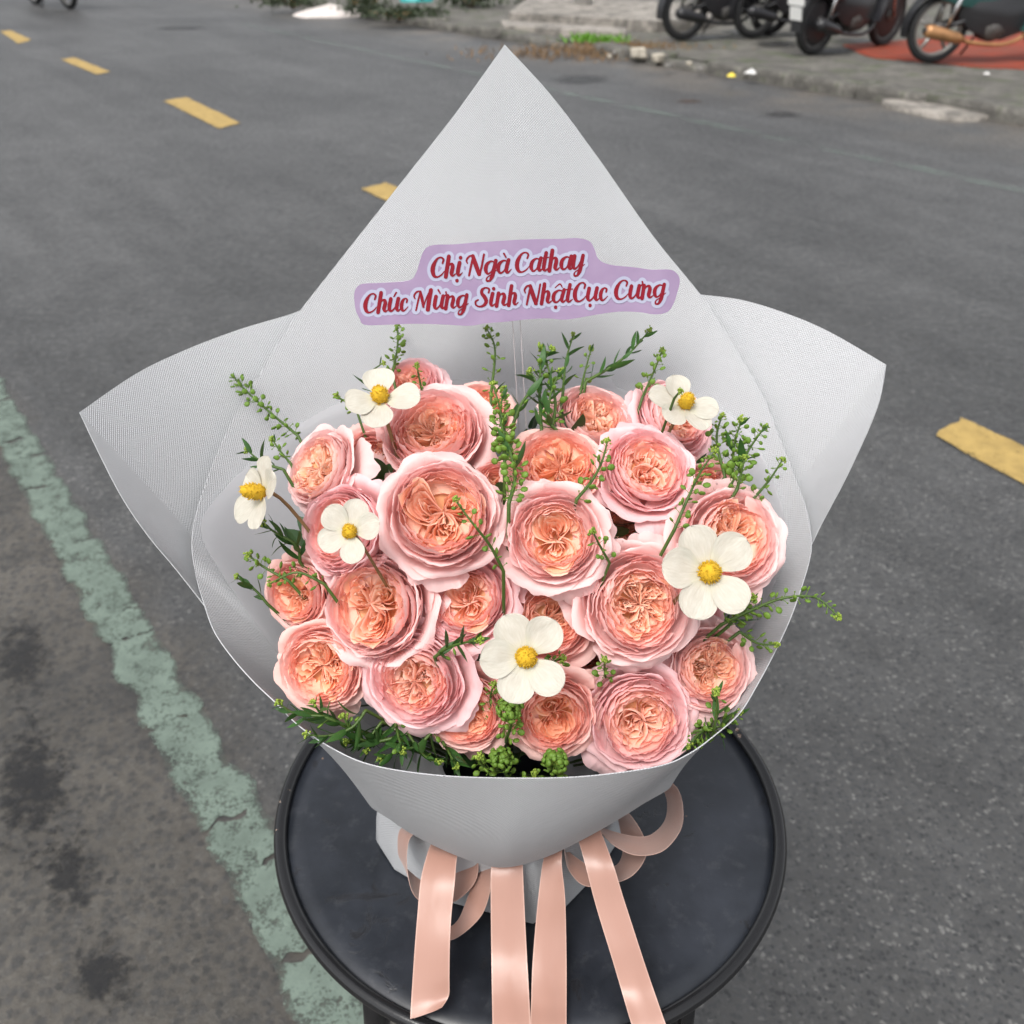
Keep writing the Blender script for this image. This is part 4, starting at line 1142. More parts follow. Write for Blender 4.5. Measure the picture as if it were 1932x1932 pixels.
G = {
 'C': (.64, [[(.55, .68, .11), (.58, .87, .13), (.44, .975, .10), (.27, .89, .14), (.13, .60, .20), (.11, .32, .21), (.20, .08, .16), (.36, .02, .11), (.54, .12, .09), (.66, .28, .05)]]),
 'h': (.52, [[(.18, 1.0, .19), (.14, .5, .2), (.10, .0, .19)], ARCH]),
 'i': (.30, [[(.19, .66, .19), (.14, .2, .19), (.21, .03, .14), (.35, .16, .05)], DOT(.22, .90)]),
 'j': (.30, [[(.19, .66, .19), (.14, .2, .19), (.21, .03, .14), (.35, .16, .05)], DOT(.22, .90), DOT(.13, -.22)]),
 'N': (.72, [NTOP, [(.27, .97, .12), (.21, .5, .14), (.15, 0, .13)], [(.25, .95, .18), (.40, .5, .22), (.57, .03, .19)], [(.71, 1.0, .12), (.66, .5, .13), (.60, .04, .13)]]),
 'M': (.85, [NTOP, [(.27, .97, .11), (.20, .5, .12), (.13, 0, .11)], [(.27, .96, .13), (.36, .6, .16), (.45, .16, .14)], [(.45, .14, .08), (.56, .6, .09), (.70, .98, .10)], [(.74, 1.0, .21), (.69, .5, .22), (.66, 0, .21)]]),
 'g': (.52, [BOWL, TAIL]), 'a': (.52, [BOWL, [(.52, .66, .18), (.45, .2, .19), (.52, .03, .14), (.66, .19, .05)]]),
 't': (.34, [[(.22, .90, .18), (.15, .2, .19), (.23, .03, .14), (.37, .15, .05)], [(.03, .655, .08), (.34, .67, .08)]]),
 'y': (.56, [U1, TAIL]), 'u': (.54, [U1, U2]),
 'c': (.44, [[(.38, .43, .11), (.39, .57, .13), (.28, .64, .10), (.15, .52, .16), (.10, .27, .19), (.17, .05, .15), (.29, .03, .10), (.47, .21, .05)]]),
 'n': (.52, [[(.14, .66, .19), (.09, 0, .19)], ARCH]),
 'S': (.62, [[(.55, .71, .12), (.56, .89, .13), (.42, .975, .10), (.29, .88, .15), (.28, .70, .17), (.40, .50, .2), (.48, .28, .19), (.40, .08, .15), (.22, .02, .12), (.08, .12, .11), (.06, .29, .13), (.15, .37, .10)]]),
}
ACC = {'acute': [[(.27, .77, .09), (.36, .96, .12)]], 'grave': [[(.30, .98, .12), (.40, .79, .09)]], 'circ': [[(.14, .78, .06), (.33, .96, .10), (.44, .78, .06)]],
       'dotb': [DOT(.22, -.22)], 'horn': [[(.52, .62, .08), (.62, .74, .10), (.60, .86, .11)]], 'hgrave': [[(.52, .62, .08), (.62, .74, .10), (.60, .86, .11)], [(.22, .99, .12), (.33, .80, .09)]]}
L1 = [('C', 533, 600), ('h', 600, 652), ('j', 652, 684), ('N', 705, 790), ('g', 790, 848), ('a', 850, 910, 'grave'), ('C', 940, 1010), ('a', 1010, 1066), ('t', 1066, 1102), ('h', 1100, 1153), ('a', 1155, 1213), ('y', 1214, 1274)]
L2 = [('C', 208, 272), ('h', 272, 327), ('u', 326, 384, 'acute'), ('c', 385, 424), ('M', 452, 545), ('u', 545, 600, 'hgrave'), ('n', 600, 656), ('g', 656, 708), ('S', 745, 822), ('i', 810, 845), ('n', 845, 903), ('h', 904, 954),
      ('N', 985, 1062), ('h', 1062, 1116), ('a', 1116, 1178, 'circ+dotb'), ('t', 1180, 1218), ('C', 1220, 1284), ('u', 1284, 1344, 'dotb'), ('c', 1346, 1388), ('C', 1418, 1488), ('u', 1488, 1548, 'horn'), ('n', 1548, 1606), ('g', 1606, 1662)]
def stroke(mb, pts, lift, grow=0.):
    """pts (px, py, half width px) -> flat brush stroke with round ends"""
    c = catmull(pts, 7); m = len(c); A, B = [], []
    nrm = []
    for i, (x, y, w) in enumerate(c):
        x0, y0, _ = c[max(0, i - 1)]; x1, y1, _ = c[min(m - 1, i + 1)]
        tx, ty = x1 - x0, y1 - y0; l = sqrt(tx * tx + ty * ty) or 1; tx /= l; ty /= l
        w += grow
        A.append((x - ty * w, y + tx * w)); B.append((x + ty * w, y - tx * w)); nrm.append((tx, ty, w))
    vs = [cardp(*p, lift + 2e-6 * i) for i, p in enumerate(A)] + [cardp(*p, lift + 2e-6 * i) for i, p in enumerate(B)]
    mb.add(vs, [(i, i + 1, m + i + 1, m + i) for i in range(m - 1)])
    for i, sgn in ((0, -1), (m - 1, 1)):
        x, y, _ = c[i]; tx, ty, w = nrm[i]; fan = [(x, y)]
        for k in range(9):
            a = -pi / 2 + pi * k / 8
            fan.append((x + w * (cos(a) * tx * sgn - sin(a) * ty), y + w * (cos(a) * ty * sgn + sin(a) * tx)))
        mb.add([cardp(*p, lift + 2e-6 * (i + 2)) for p in fan], [(0, k, k + 1) for k in range(1, 9)])
def letter_line(line, x0, y0, slope, cap):
    red, halo = MB(), MB(); q = 0
    for it in line:
        ch, xa, xb = it[:3]; w, strokes = G[ch]; strokes = list(strokes)
        if len(it) > 3:
            for a in it[3].split('+'): strokes += ACC[a]
        sx = (xb - xa) / w
        for st in strokes:
            P = []
            for gx, gy, gw in st:
                cx = xa + gx * sx * .98 + .07 * (gy - .35) * cap; cy = y0 + slope * (cx - x0) - gy * cap
                px, py = c5(cx, cy); P.append((px, py, gw * cap * .39063 / 2 * (1.02 if gw > .145 else .82)))
            stroke(red, P, .00050 + .00003 * (q % 5)); stroke(halo, P, .00010 + .00003 * (q % 9), 6.2); q += 1
    halo.build('lettering_halo', M_HALO, card_o, smooth=False); red.build('lettering', M_RED, card_o, smooth=False)
letter_line(L1, 560, 374, -.058, 98)
letter_line(L2, 240, 545, -.053, 94)
t = NT('clear_acrylic'); co = t.coord('Object')
t.p(Base_Color=(.93, .93, .94), Roughness=.06, IOR=1.2); t.b.inputs['Transmission Weight'].default_value = 1.; t.bump(t.noise(co, 20, 2), .05, .001)
tr = t.n('BsdfTransparent'); mx = t.n('MixShader'); mx.inputs[0].default_value = .35
t.link(tr.outputs[0], mx.inputs[1]); t.link(t.b.outputs[0], mx.inputs[2]); t.link(mx.outputs[0], t.out.inputs[0])
a = on_y(973, 585, .675) - C0; b = on_y(990, 880, .635) - C0
M_EDGE = simple('stick_edge', (.34, .30, .30), .3)
dirv = (a - b).normalized(); side = Vector((1, 0, 0)); rot = Matrix((side, dirv, side.cross(dirv))).transposed()
st_ = MB(); st_.box((a + b) / 2, (.0050, (a - b).length, .0016), rot); so = st_.build('stick', t.m, card_o, smooth=False)
for sg in (-1, 1):
    e_ = MB(); e_.box((a + b) / 2 + side * sg * .00285, (.0005, (a - b).length, .0017), rot); e_.build('stick_edge', M_EDGE, so, smooth=False)
# ------------------------------------------------------------------ satin ribbon
def mat_satin():
    t = NT('peach_satin'); uv = t.coord('UV')
    mp = t.n('Mapping'); t.link(uv, mp.inputs[0]); mp.inputs['Scale'].default_value = (260, 6, 1)
    fib = t.noise(mp.outputs[0], 1.5, 3)
    sx = t.n('SeparateXYZ'); t.link(uv, sx.inputs[0])
    hem = t.ramp(t.math('ABSOLUTE', t.math('SUBTRACT', sx.outputs['X'], .5)), [(.455, 0.), (.47, 1.)])
    col = t.mix(fib, (.385, .205, .155), (.44, .25, .195))
    col = t.mix(t.math('MULTIPLY', hem, .5), col, (.60, .40, .33))
    t.p(Base_Color=col, Roughness=.30); t.b.inputs['Specular IOR Level'].default_value = .6
    t.b.inputs['Sheen Weight'].default_value = .35; t.b.inputs['Anisotropic'].default_value = .5
    st = t.math('SINE', t.math('MULTIPLY', sx.outputs['Y'], 900.))
    t.bump(t.math('ADD', fib, t.math('MULTIPLY', t.math('MULTIPLY', st, hem), .6)), .18, .0004)
    t.translucent((.55, .28, .20), .12)
    return t.m
M_SATIN = mat_satin()
rib_o = tag(empty('ribbon', (AX.x, .50, TABLE_Z + .05)), 'peach satin ribbon bow tied under the paper wrapping with long hanging tails', 'ribbon')
R0 = rib_o.location.copy()
def band(name, pts, nacross=7, bow=.0012):
    """pts: (left point, right point) pairs"""
    flat = [(*a, *b) for a, b in pts]
    c = catmull(flat, 8); rows = []; uvs = []; L = 0; prev = None
    for q in c:
        a, b = Vector(q[:3]), Vector(q[3:]); m = (a + b) / 2
        if prev is not None: L += (m - prev).length
        prev = m
        n_ = (b - a).cross(Vector((0, 0, 1))); n_ = n_.normalized() if n_.length > 1e-6 else Vector((0, -1, 0))
        rows.append([a.lerp(b, k / (nacross - 1)) + n_ * bow * sin(pi * k / (nacross - 1)) + Vector((0, 0, 1)) * .0013 * nz(L * 22, k * .35) - R0 for k in range(nacross)])
        uvs.append([(k / (nacross - 1), L) for k in range(nacross)])
    mb = MB(); mb.grid(rows, None, uvs)
    return mb.build(name, M_SATIN, rib_o, thick=.00035)
def prow(py, xl, xr, y, y2=None, dy=0): return (on_y(xl, py, y), on_y(xr, py + dy, y2 if y2 else y))
Z = TABLE_Z
def wrow(x0, x1, y, z): return (Vector((x0, y, Z + z)), Vector((x1, y, Z + z)))
# tail ending on the table, folded over at the left
band('tail', [prow(1590, 814, 868, .480, .476, 6), prow(1612, 806, 862, .468, .462, 8), prow(1660, 794, 858, .450, .444, 6), prow(1720, 788, 852, .432, .428, 4), prow(1780, 783, 849, .416, .413), prow(1840, 779, 848, .402, .400), prow(1885, 776, 847, .391, .393, -8), prow(1922, 774, 834, .381, .385, -22)])
# two tails straight over the front edge of the table
p2 = [prow(1600, 930, 985, .473), prow(1650, 926, 987, .456), prow(1720, 926, 990, .439), prow(1800, 927, 994, .419), prow(1870, 928, 998, .397), prow(1932, 929, 1001, .375)]
a, b = p2[-1]
p2 += [wrow(a.x, b.x, .365, .0105), wrow(a.x, b.x, .357, .007), wrow(a.x + .001, b.x + .001, .3535, -.004), wrow(a.x + .002, b.x + .002, .351, -.045), wrow(a.x + .001, b.x + .003, .349, -.12)]
band('tail', p2)
p3 = [prow(1590, 1034, 1062, .476, .472), prow(1630, 1024, 1060, .462, .457), prow(1690, 1016, 1066, .446, .445), prow(1760, 1009, 1068, .430, .431), prow(1830, 1004, 1069, .411, .413), prow(1890, 1002, 1069, .391, .392), prow(1932, 1000, 1069, .375, .376)]
a, b = p3[-1]
p3 += [wrow(a.x, b.x, .365, .0105), wrow(a.x, b.x, .357, .007), wrow(a.x + .001, b.x + .001, .3535, -.004), wrow(a.x + .004, b.x + .004, .351, -.05), wrow(a.x + .005, b.x + .006, .349, -.15)]
band('tail', p3)
p4 = [prow(1560, 1080, 1130, .482), prow(1590, 1092, 1142, .469), prow(1640, 1106, 1160, .452, .451), prow(1700, 1122, 1178, .437), prow(1780, 1146, 1204, .417), prow(1860, 1170, 1231, .398), prow(1932, 1191, 1256, .375)]
a, b = p4[-1]
p4 += [wrow(a.x + .004, b.x + .004, .3675, .0085), wrow(a.x + .007, b.x + .007, .362, -.004), wrow(a.x + .01, b.x + .01, .359, -.05), wrow(a.x + .012, b.x + .013, .357, -.14)]
band('tail', p4)
c4 = lambda x, y: (679.2 + .3516 * x, 1433.9 + .3516 * y)
def loop(name, pts, k=1.1):
    """(cx, cy, wx, wy in crop units, y of one edge, y of the other)"""
    out = []
    for cx, cy, wx, wy, ya, yb in pts:
        a = c4(cx - k * wx / 2, cy - k * wy / 2); b = c4(cx + k * wx / 2, cy + k * wy / 2)
        out.append((on_y(*a, ya), on_y(*b, yb)))
    band(name, out, bow=.0)
# right loops
loop('loop', [(1090, 400, 20, -10, .505, .485), (1085, 455, 22, 30, .498, .474), (1125, 545, -10, 75, .484, .465), (1215, 620, -30, 95, .476, .455), (1320, 625, -10, 88, .478, .455), (1420, 590, 60, 70, .488, .462), (1472, 500, 110, 40, .505, .478), (1462, 400, 115, 30, .522, .495), (1420, 300, 80, 20, .535, .508), (1370, 240, 60, 20, .54, .515)])
loop('loop', [(1230, 330, 20, 20, .515, .495), (1290, 375, 10, 30, .502, .485), (1370, 425, -10, 62, .492, .472), (1490, 462, -15, 92, .488, .464), (1600, 440, 45, 92, .496, .468), (1680, 345, 75, 50, .516, .488), (1690, 230, 78, 30, .538, .512), (1655, 140, 85, 20, .555, .532), (1600, 90, 60, 10, .56, .54)])
# left loops
loop('loop', [(330, 360, 60, 10, .515, .495), (248, 390, 55, 30, .505, .485), (228, 480, 45, 10, .492, .475), (240, 580, 30, 60, .482, .462), (300, 680, -10, 95, .474, .452), (400, 735, -20, 95, .474, .452), (500, 700, 30, 100, .478, .456), (575, 610, 70, 90, .488, .465), (590, 520, 80, 60, .50, .478), (560, 450, 60, 30, .51, .49)])
loop('loop', [(660, 500, 100, 0, .505, .492), (652, 600, 100, 10, .485, .470), (645, 700, 92, 30, .468, .452), (610, 800, 80, 60, .458, .446), (545, 890, 30, 70, .451, .440), (480, 930, -10, 70, .451, .440), (430, 890, -50, 40, .456, .446), (395, 800, -70, 10, .466, .454), (385, 680, -70, 0, .480, .466)])
mb = MB(); mb.ball((0, 0, 0), .016, 12, 8, (1.6, .9, .9)); o = mb.build('knot', M_SATIN, rib_o); o.location = (0, .006, .03)
# ------------------------------------------------------------------ motorbikes and litter by the kerb
M_TYRE = simple('tyre_rubber', (.016, .016, .017), .75, var=.3, scale=40, bump=.3); M_RIMM = simple('dull_rim', (.34, .33, .31), .42, .7, scale=30)
M_DRIM = simple('dark_rim', (.10, .10, .10), .5, .6, scale=30); M_BLACK = simple('black_plastic', (.018, .018, .02), .4, scale=20); M_ENG = simple('engine_grime', (.10, .095, .09), .6, .4, var=.4, scale=30, bump=.4)
M_RUST = simple('rusty_exhaust', (.42, .22, .10), .45, .55, var=.5, scale=12, bump=.3); M_CHROME = simple('scuffed_chrome', (.52, .52, .52), .25, .95, scale=18)
M_SEAT = simple('seat_vinyl', (.02, .02, .022), .55, scale=25); M_PLATE = simple('number_plate_white', (.72, .72, .70), .45, var=.06, scale=30); M_LAMP = simple('red_lamp', (.35, .02, .015), .25, scale=10)
M_BODY = [simple('body_blue', (.03, .05, .13), .3, scale=10), simple('body_green', (.02, .07, .065), .3, scale=10), simple('body_black', (.015, .015, .018), .3, scale=10), simple('body_silver', (.32, .33, .35), .35, .5, scale=10), simple('body_red', (.22, .02, .02), .3, scale=10)]
def wheel(parent, x, spoke=0, R=.295):
    rot = Matrix.Rotation(pi / 2, 3, 'X')
    mb = MB(); mb.lathe([(R * .72, -.016), (R * .77, -.024), (R * .82, -.020), (R * .82, .020), (R * .77, .024), (R * .72, .016), (R * .72, -.016)], 36, (0, 0, 0), rot)
    w = mb.build('wheel', M_RIMM if spoke == 1 else M_DRIM, parent); w.location = (x, 0, R)
    mb = MB(); mb.lathe([(R * .80, -.026), (R * .88, -.045), (R * .97, -.034), (R, -.012), (R, .012), (R * .97, .034), (R * .88, .045), (R * .80, .026)], 40, (0, 0, 0), rot); mb.build('tyre', M_TYRE, w)
    mb = MB(); mb.lathe([(.012, -.055), (.05, -.05), (.058, -.03), (.058, .03), (.05, .05), (.012, .055)], 16, (0, 0, 0), rot); mb.build('hub', M_ENG, w)
    mb = MB()
    if spoke:
        for k in range(5):
            a = 2 * pi * k / 5 + .3; d = Vector((cos(a), 0, sin(a)))
            mb.tube([d * .045, d * R * .81], [.022, .013], 6)
        if spoke == 2: mb.lathe([(.05, -.03), (R * .62, -.02), (R * .78, -.012), (R * .78, .012), (R * .62, .02), (.05, .03)], 24, (0, 0, 0), rot)
        mb.build('cast_spokes', M_RIMM if spoke == 1 else M_BLACK, w)
    else:
        for k in range(28):
            a = 2 * pi * k / 28; d = Vector((cos(a), 0, sin(a))); e2 = Vector((cos(a + .35 * (1 if k % 2 else -1)), 0, sin(a + .35 * (1 if k % 2 else -1))))
            mb.tube([e2 * .055 + Vector((0, .03 if k % 2 else -.03, 0)), d * R * .81], .0016, 4)
        tag(mb.build('wire_spokes', M_CHROME, w), kind='stuff')
    return w
def P(parent, name, mat, fn, smooth=True):
    mb = MB(); fn(mb); return mb.build(name, mat, parent, smooth)
def motorbike(loc, heading, body, label, spoke=0, side=-1, exhaust=M_CHROME, lean=.10, plate=True, steer=0.):
    """x runs forward from the rear axle"""
    e = tag(empty('motorbike', loc), label, 'motorbike', 'motorbikes across the road')
    e.rotation_euler = (lean, 0, heading)
    wheel(e, 0, spoke); wheel(e, 1.22, spoke)
    P(e, 'frame', M_BLACK, lambda m: (m.tube([(0, .07, .30), (.25, .08, .38), (.55, .07, .34), (.85, .03, .55), (1.0, 0, .78)], .022, 8), m.tube([(0, -.07, .30), (.25, -.08, .38), (.55, -.07, .34), (.85, -.03, .55), (1.0, 0, .78)], .022, 8), m.tube([(-.05, 0, .68), (.45, 0, .60), (.9, 0, .62)], .03, 8)))
    P(e, 'engine', M_ENG, lambda m: (m.lathe([(.001, -.13), (.10, -.12), (.12, -.06), (.12, .06), (.10, .12), (.001, .13)], 18, (.52, 0, .30), Matrix.Rotation(pi / 2, 3, 'X')), m.tube([(.58, 0, .30), (.80, 0, .36)], [.085, .075], 10), m.box((.52, 0, .42), (.20, .16, .10))))
    ex = P(e, 'exhaust', exhaust, lambda m: (m.tube(catmull([(.78, side * .05, .34), (.84, side * .10, .24), (.62, side * .14, .17), (.30, side * .15, .19), (.18, side * .155, .22)], 5), .018, 10), m.tube([(.20, side * .155, .215), (.12, side * .16, .235), (-.18, side * .17, .30), (-.22, side * .17, .308)], [.022, .050, .060, .042], 14)))
    P(ex, 'exhaust_tip', M_BLACK, lambda m: m.tube([(-.215, side * .17, .307), (-.235, side * .17, .311)], [.026, .024], 12))
    P(e, 'seat', M_SEAT, lambda m: m.grid([[Vector((x, .13 * w * s_ * (1 if x < .5 else .8), z - .09 * abs(s_) ** 3)) for s_ in (-1, -.7, -.3, 0, .3, .7, 1)] for x, w, z in ((-.28, .5, .84), (-.2, .9, .85), (0, 1.05, .835), (.2, 1., .79), (.4, .85, .77), (.55, .5, .80))]))
    P(e, 'body', body, lambda m: (m.grid([[Vector((x, y * w, z)) for y, z in ((-.12, zb), (-.14, (zb + zt) / 2), (-.08, zt), (.08, zt), (.14, (zb + zt) / 2), (.12, zb))] for x, w, zb, zt in ((-.36, .35, .68, .76), (-.2, .85, .58, .80), (.1, 1.0, .50, .77), (.4, .9, .46, .70), (.62, .75, .44, .62), (.85, .55, .50, .60))]),
                              m.grid([[Vector((x, y, z)) for y in (-.19, -.12, 0, .12, .19)] for x, z in ((.80, .28), (.88, .45), (.98, .70), (1.02, .92))])))
    P(e, 'side_panel', M_BLACK, lambda m: m.grid([[Vector((x, y * w, z)) for y, z in ((-.11, zb), (-.135, (zb + zt) / 2), (-.11, zt), (.11, zt), (.135, (zb + zt) / 2), (.11, zb), (-.11, zb))] for x, w, zb, zt in ((.14, .7, .40, .58), (.28, 1., .28, .60), (.60, 1., .20, .58), (.82, .7, .26, .56))]))
    P(e, 'rear_mudguard', M_BLACK, lambda m: m.grid([[Vector((-.34 * cos(a), y, .295 + .34 * sin(a))) for y in (-.06, -.04, .04, .06)] for a in [radians(x) for x in range(-12, 125, 12)]]))
    P(e, 'front_mudguard', body, lambda m: m.grid([[Vector((1.22 - .325 * cos(a), y, .295 + .325 * sin(a))) for y in (-.055, -.04, .04, .055)] for a in [radians(x) for x in range(10, 150, 12)]]))
    for s_ in (-1, 1):
        P(e, 'fork_leg', M_CHROME, lambda m: m.tube([(1.22, s_ * .075, .29), (1.12, s_ * .075, .62), (1.05, s_ * .05, .86)], .017, 8))
        P(e, 'shock_absorber', M_CHROME, lambda m: m.tube([(.02, s_ * .11, .32), (.08, s_ * .11, .50), (.12, s_ * .11, .64)], [.014, .026, .02], 8))
        P(e, 'mirror', M_BLACK, lambda m: (m.tube([(1.0, s_ * .25, .98), (.98, s_ * .30, 1.14)], .006, 6), m.ball((.97, s_ * .31, 1.17), .05, 10, 6, (.3, 1.1, .75))))
    P(e, 'handlebar', M_BLACK, lambda m: m.tube(catmull([(.92, -.36, .96), (1.0, -.2, .97), (1.04, 0, .95), (1.0, .2, .97), (.92, .36, .96)], 4), .014, 8))
    P(e, 'headlight', M_BODY[2], lambda m: m.ball((1.10, 0, .88), .10, 14, 8, (.8, 1.2, .9)))
    P(e, 'tail_lamp', M_LAMP, lambda m: m.box((-.385, 0, .72), (.05, .14, .06)))
    if plate:
        P(e, 'number_plate', M_PLATE, lambda m: m.box((-.405, 0, .53), (.006, .19, .14), Matrix.Rotation(-.2, 3, 'Y')), False)
        P(e, 'mud_flap', M_PLATE if spoke == 2 else M_BLACK, lambda m: m.box((-.372, 0, .39), (.006, .14, .12), Matrix.Rotation(-.25, 3, 'Y')), False)
    P(e, 'side_stand', M_BLACK, lambda m: m.tube([(.50, .10, .26), (.46, .24, .02)], .011, 6))
    return e
def place(px, py, z): return on_z(px, py, z)
PZ = PAV_Z + .004
b4 = place(1753, 118, PAV_Z + .011)
motorbike(b4, atan2(.16, .97), M_BODY[1], 'motorbike with rusty exhaust pipe parked on the red tiles', 1, -1, M_RUST, .06, plate=False)
b3 = place(1530, 103, PZ)
motorbike(b3, atan2(.62, .78), M_BODY[2], 'dark motorbike with white number plate and white mud flap behind its rear wheel', 2, -1, M_BLACK, .05)
b2 = place(1418, 72, PZ)
motorbike(b2, atan2(.40, .92), M_BODY[0], 'dark motorbike parked between the plated one and the wire-wheeled one', 0, -1, M_BLACK, .06, plate=False)
b1 = place(1286, 76, PZ)
motorbike(b1, atan2(.45, .9), M_BODY[2], 'wire-wheeled motorbike at the end of the parked row beside the pale house step', 0, -1, M_BLACK, .06, plate=False)
motorbike(place(133, 17, 0), RD + pi / 2 + .2, M_BODY[2], 'dark motorbike far along the road beyond the yellow dashes', 1, 1, M_BLACK, 0., plate=False)

# pale house step and slabs
def slab(name, label, pts, z0, h, mat, cat):
    q = [on_z(x, y, z0 + h) for x, y in pts]
    c = sum(q, Vector()) / len(q); e_loc = Vector((c.x, c.y, z0))
    m = MB(); n = len(q)
    top = [p - e_loc for p in q]; bot = [Vector((p.x, p.y, -.03)) for p in top]
    ins = [Vector((p.x * .985, p.y * .985, p.z + .004)) for p in top]
    m.add(bot + top + ins, [(i, (i + 1) % n, n + (i + 1) % n, n + i) for i in range(n)] + [(n + i, n + (i + 1) % n, 2 * n + (i + 1) % n, 2 * n + i) for i in range(n)] + [tuple(range(2 * n, 3 * n))])
    o = m.build(name, mat, smooth=False); o.location = e_loc
    return tag(o, label, cat)
slab('stone_step', 'long pale stone step lying in front of the house forecourt', [(950, 49), (1180, 62), (1182, 53), (945, 38)], PAV_Z, .07, M_PALE, 'step')
slab('house_platform', 'broad pale concrete house platform behind the stone step', [(960, 24), (1240, 40), (1330, 36), (1420, 10), (1000, -8)], PAV_Z, .12, M_PALE, 'platform')
rb = random.Random(21)
def rubble(px, py, size, label, mat, z=None, flat=.6):
    m = MB(); stone_mesh(m, (0, 0, size * flat * .4), (size, size * rb.uniform(.6, .9), size * flat), Matrix.Rotation(rb.uniform(0, 3), 3, 'Z'), rb.uniform(0, 50), .22)
    o = m.build('stone', mat); o.location = place(px, py, z if z is not None else .05); return tag(o, label, 'stone', 'stones in the gutter')
M_STONE = simple('pale_stone', (.42, .38, .31), .8, var=.25, scale=20, bump=.4); M_GREY = simple('grey_stone', (.20, .19, .175), .85, var=.3, scale=20, bump=.4)
rubble(1205, 108, .16, 'larger pale stone lying in the gutter near the dry grass', M_STONE)
rubble(1242, 114, .11, 'smaller pale stone in the gutter next to the larger one', M_STONE)
for x, y in ((1262, 128), (1300, 122), (1160, 101), (1172, 94), (1215, 88), (1190, 82), (1320, 133), (1600, 166), (1632, 172), (1645, 160), (1150, 108)):
    rubble(x, y, rb.uniform(.04, .07), 'small crumb of rubble along the broken kerb', rb.choice((M_GREY, M_STONE)))
# crumpled white sheet / rubble heap
M_WHITE = simple('white_scrap', (.58, .57, .55), .6, var=.1, scale=20); M_YEL = simple('yellow_scrap', (.70, .55, .05), .5, scale=20); M_TEAL = simple('teal_plastic', (.02, .32, .30), .45, scale=8); M_PINKISH = simple('pale_heap', (.55, .50, .47), .75, var=.3, scale=9, bump=.5)
def crumple(name, px, py, w, h, mat, label, cat, z=0., group=None, seed=1):
    m = MB(); rows = []
    for j in range(9):
        row = []
        for i in range(13):
            a = 2 * pi * i / 12; f = j / 8
            r = (1 - f ** 1.6) * (1 + .35 * nz(cos(a) * 1.6, sin(a) * 1.6, seed + f))
            row.append(Vector((cos(a) * r * w / 2, sin(a) * r * w * .38, h * f * (1 + .5 * nz(cos(a) * 2, sin(a) * 2, seed * 3.)) + .004)))
        rows.append(row)
    m.grid(rows); o = m.build(name, mat, smooth=False); o.location = place(px, py, z); return tag(o, label, cat, group)
crumple('rubble_heap', 622, 30, 1.15, .14, M_PINKISH, 'flattened pale heap of rubble and sacking at the far kerb', 'heap', 0., None, 4)
crumple('bag', 786, 3, .55, .30, M_TEAL, 'teal plastic bag by the far pavement plants', 'bag', PAV_Z, None, 7)
for x, y, w, mat, lab in ((1417, 139, .11, M_WHITE, 'white paper scrap on the kerb edge below the parked row'), (1380, 145, .09, M_YEL, 'yellow leaf scrap on the kerb edge left of the white one'), (1875, 217, .09, M_WHITE, 'white scrap at the end of the gutter ramp'), (1876, 223, .06, M_YEL, 'tiny yellow scrap at the end of the gutter ramp'), (1861, 141, .06, M_WHITE, 'small white scrap on the concrete before the red tiles'), (722, 17, .14, M_WHITE, 'white scrap beside the pale heap at the far kerb')):
    crumple('litter', x, y, w, w * .35, mat, lab, 'litter', PAV_Z + .02 if y < 150 and x > 1700 else (.085 if x > 1300 and y < 150 else .0), 'litter along the kerb', x)
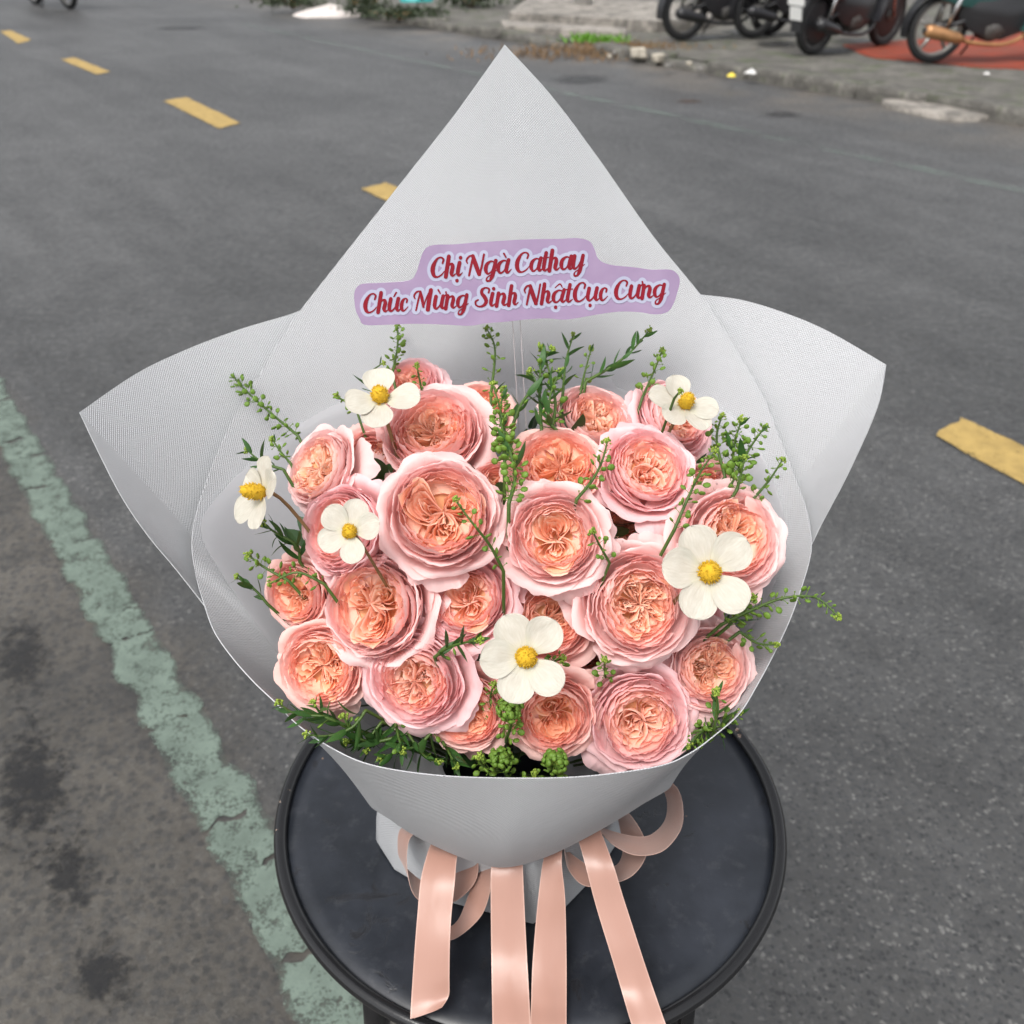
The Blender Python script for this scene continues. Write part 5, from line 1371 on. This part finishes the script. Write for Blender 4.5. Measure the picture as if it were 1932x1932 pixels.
# weeds, dry grass and shrubs
M_WEED = mat_green('weed_leaf', (.07, .19, .02), (.14, .30, .03)); M_DRY = simple('dry_grass', (.19, .115, .055), .85, var=.5, scale=30); M_SHRUB = mat_green('shrub_leaf', (.014, .022, .011), (.035, .050, .020))
def tuft(name, px, py, n, h, spread, mat, label, cat, z, seed, kind=None, wid=.012):
    r = random.Random(seed); m = MB()
    for k in range(n):
        b = Vector((r.gauss(0, spread), r.gauss(0, spread * .5), 0)); d = Vector((r.gauss(0, .5), r.gauss(0, .5), 1)).normalized()
        l = h * r.uniform(.4, 1.1); s_ = d.cross(Vector((r.gauss(0, 1), r.gauss(0, 1), 0))).normalized() * wid
        m.add([b - s_, b + s_, b + d * l * .6 + s_ * .8 + Vector((0, 0, 0)), b + d * l * .6 - s_ * .8, b + d * l * Vector((1, 1, .85)).z + Vector((d.x, d.y, 0)) * l * .3], [(0, 1, 2, 3), (3, 2, 4)])
    o = m.build(name, mat, smooth=False); o.location = place(px, py, z); return tag(o, label, cat, None, kind)
tuft('weed_tuft', 1126, 78, 160, .12, .16, M_WEED, 'bright green weed tuft at the kerb before the stone step', 'weeds', .08, 3)
tuft('dry_grass', 1078, 104, 500, .10, .55, M_DRY, 'brown dry grass litter along the gutter', 'dry grass', .0, 4, 'stuff', .006)
tuft('dry_grass', 1175, 92, 700, .08, .40, M_DRY, 'brown dry litter heaped against the broken kerb by the pale stones', 'dry grass', .05, 14, 'stuff', .006)
def shrub(px, py, w, h, label, seed, n=500):
    e = tag(empty('shrub', place(px, py, PAV_Z)), label, 'shrub', 'shrubs on the far pavement'); r = random.Random(seed); m = MB()
    for k in range(n):
        p = Vector((r.gauss(0, w * .3), r.gauss(0, w * .25), abs(r.gauss(h * .4, h * .28)) + .02)); d = Vector((r.gauss(0, 1), r.gauss(0, 1), r.gauss(.3, 1))).normalized(); s_ = d.orthogonal().normalized() * .022
        m.add([p - s_ * .3, p + d * .03 + s_, p + d * .075, p + d * .03 - s_], [(0, 1, 2, 3)])
    tag(m.build('crown', M_SHRUB, e, False), kind='stuff'); m = MB()
    for k in range(6): m.tube([(0, 0, -.02), (r.gauss(0, w * .12), r.gauss(0, w * .12), h * .4), (r.gauss(0, w * .25), r.gauss(0, w * .25), h * .8)], [.012, .008, .004], 5)
    m.build('trunk', M_TWIG, e)
shrub(552, 14, .8, .28, 'low dark shrub left of the pale heap at the far kerb', 1)
shrub(690, 26, .55, .22, 'small dark shrub touching the right of the pale heap', 2, 300)
shrub(760, 34, .9, .10, 'flat dark ground-hugging shrub between heap and stone step', 6, 400)
shrub(890, 14, .8, .30, 'dark shrub standing before the house platform', 3)
shrub(1010, 6, .7, .40, 'dark shrub at the back of the house platform', 5)
m = MB(); m.lathe([(.001, 0), (.12, 0), (.15, .30), (.16, .31), (.155, .32), (.14, .30), (.11, .02), (.001, .02)], 20)
o = m.build('bucket', M_WHITE); o.location = place(1100, 8, PAV_Z + .12); tag(o, 'white plastic bucket standing on the house platform', 'bucket')
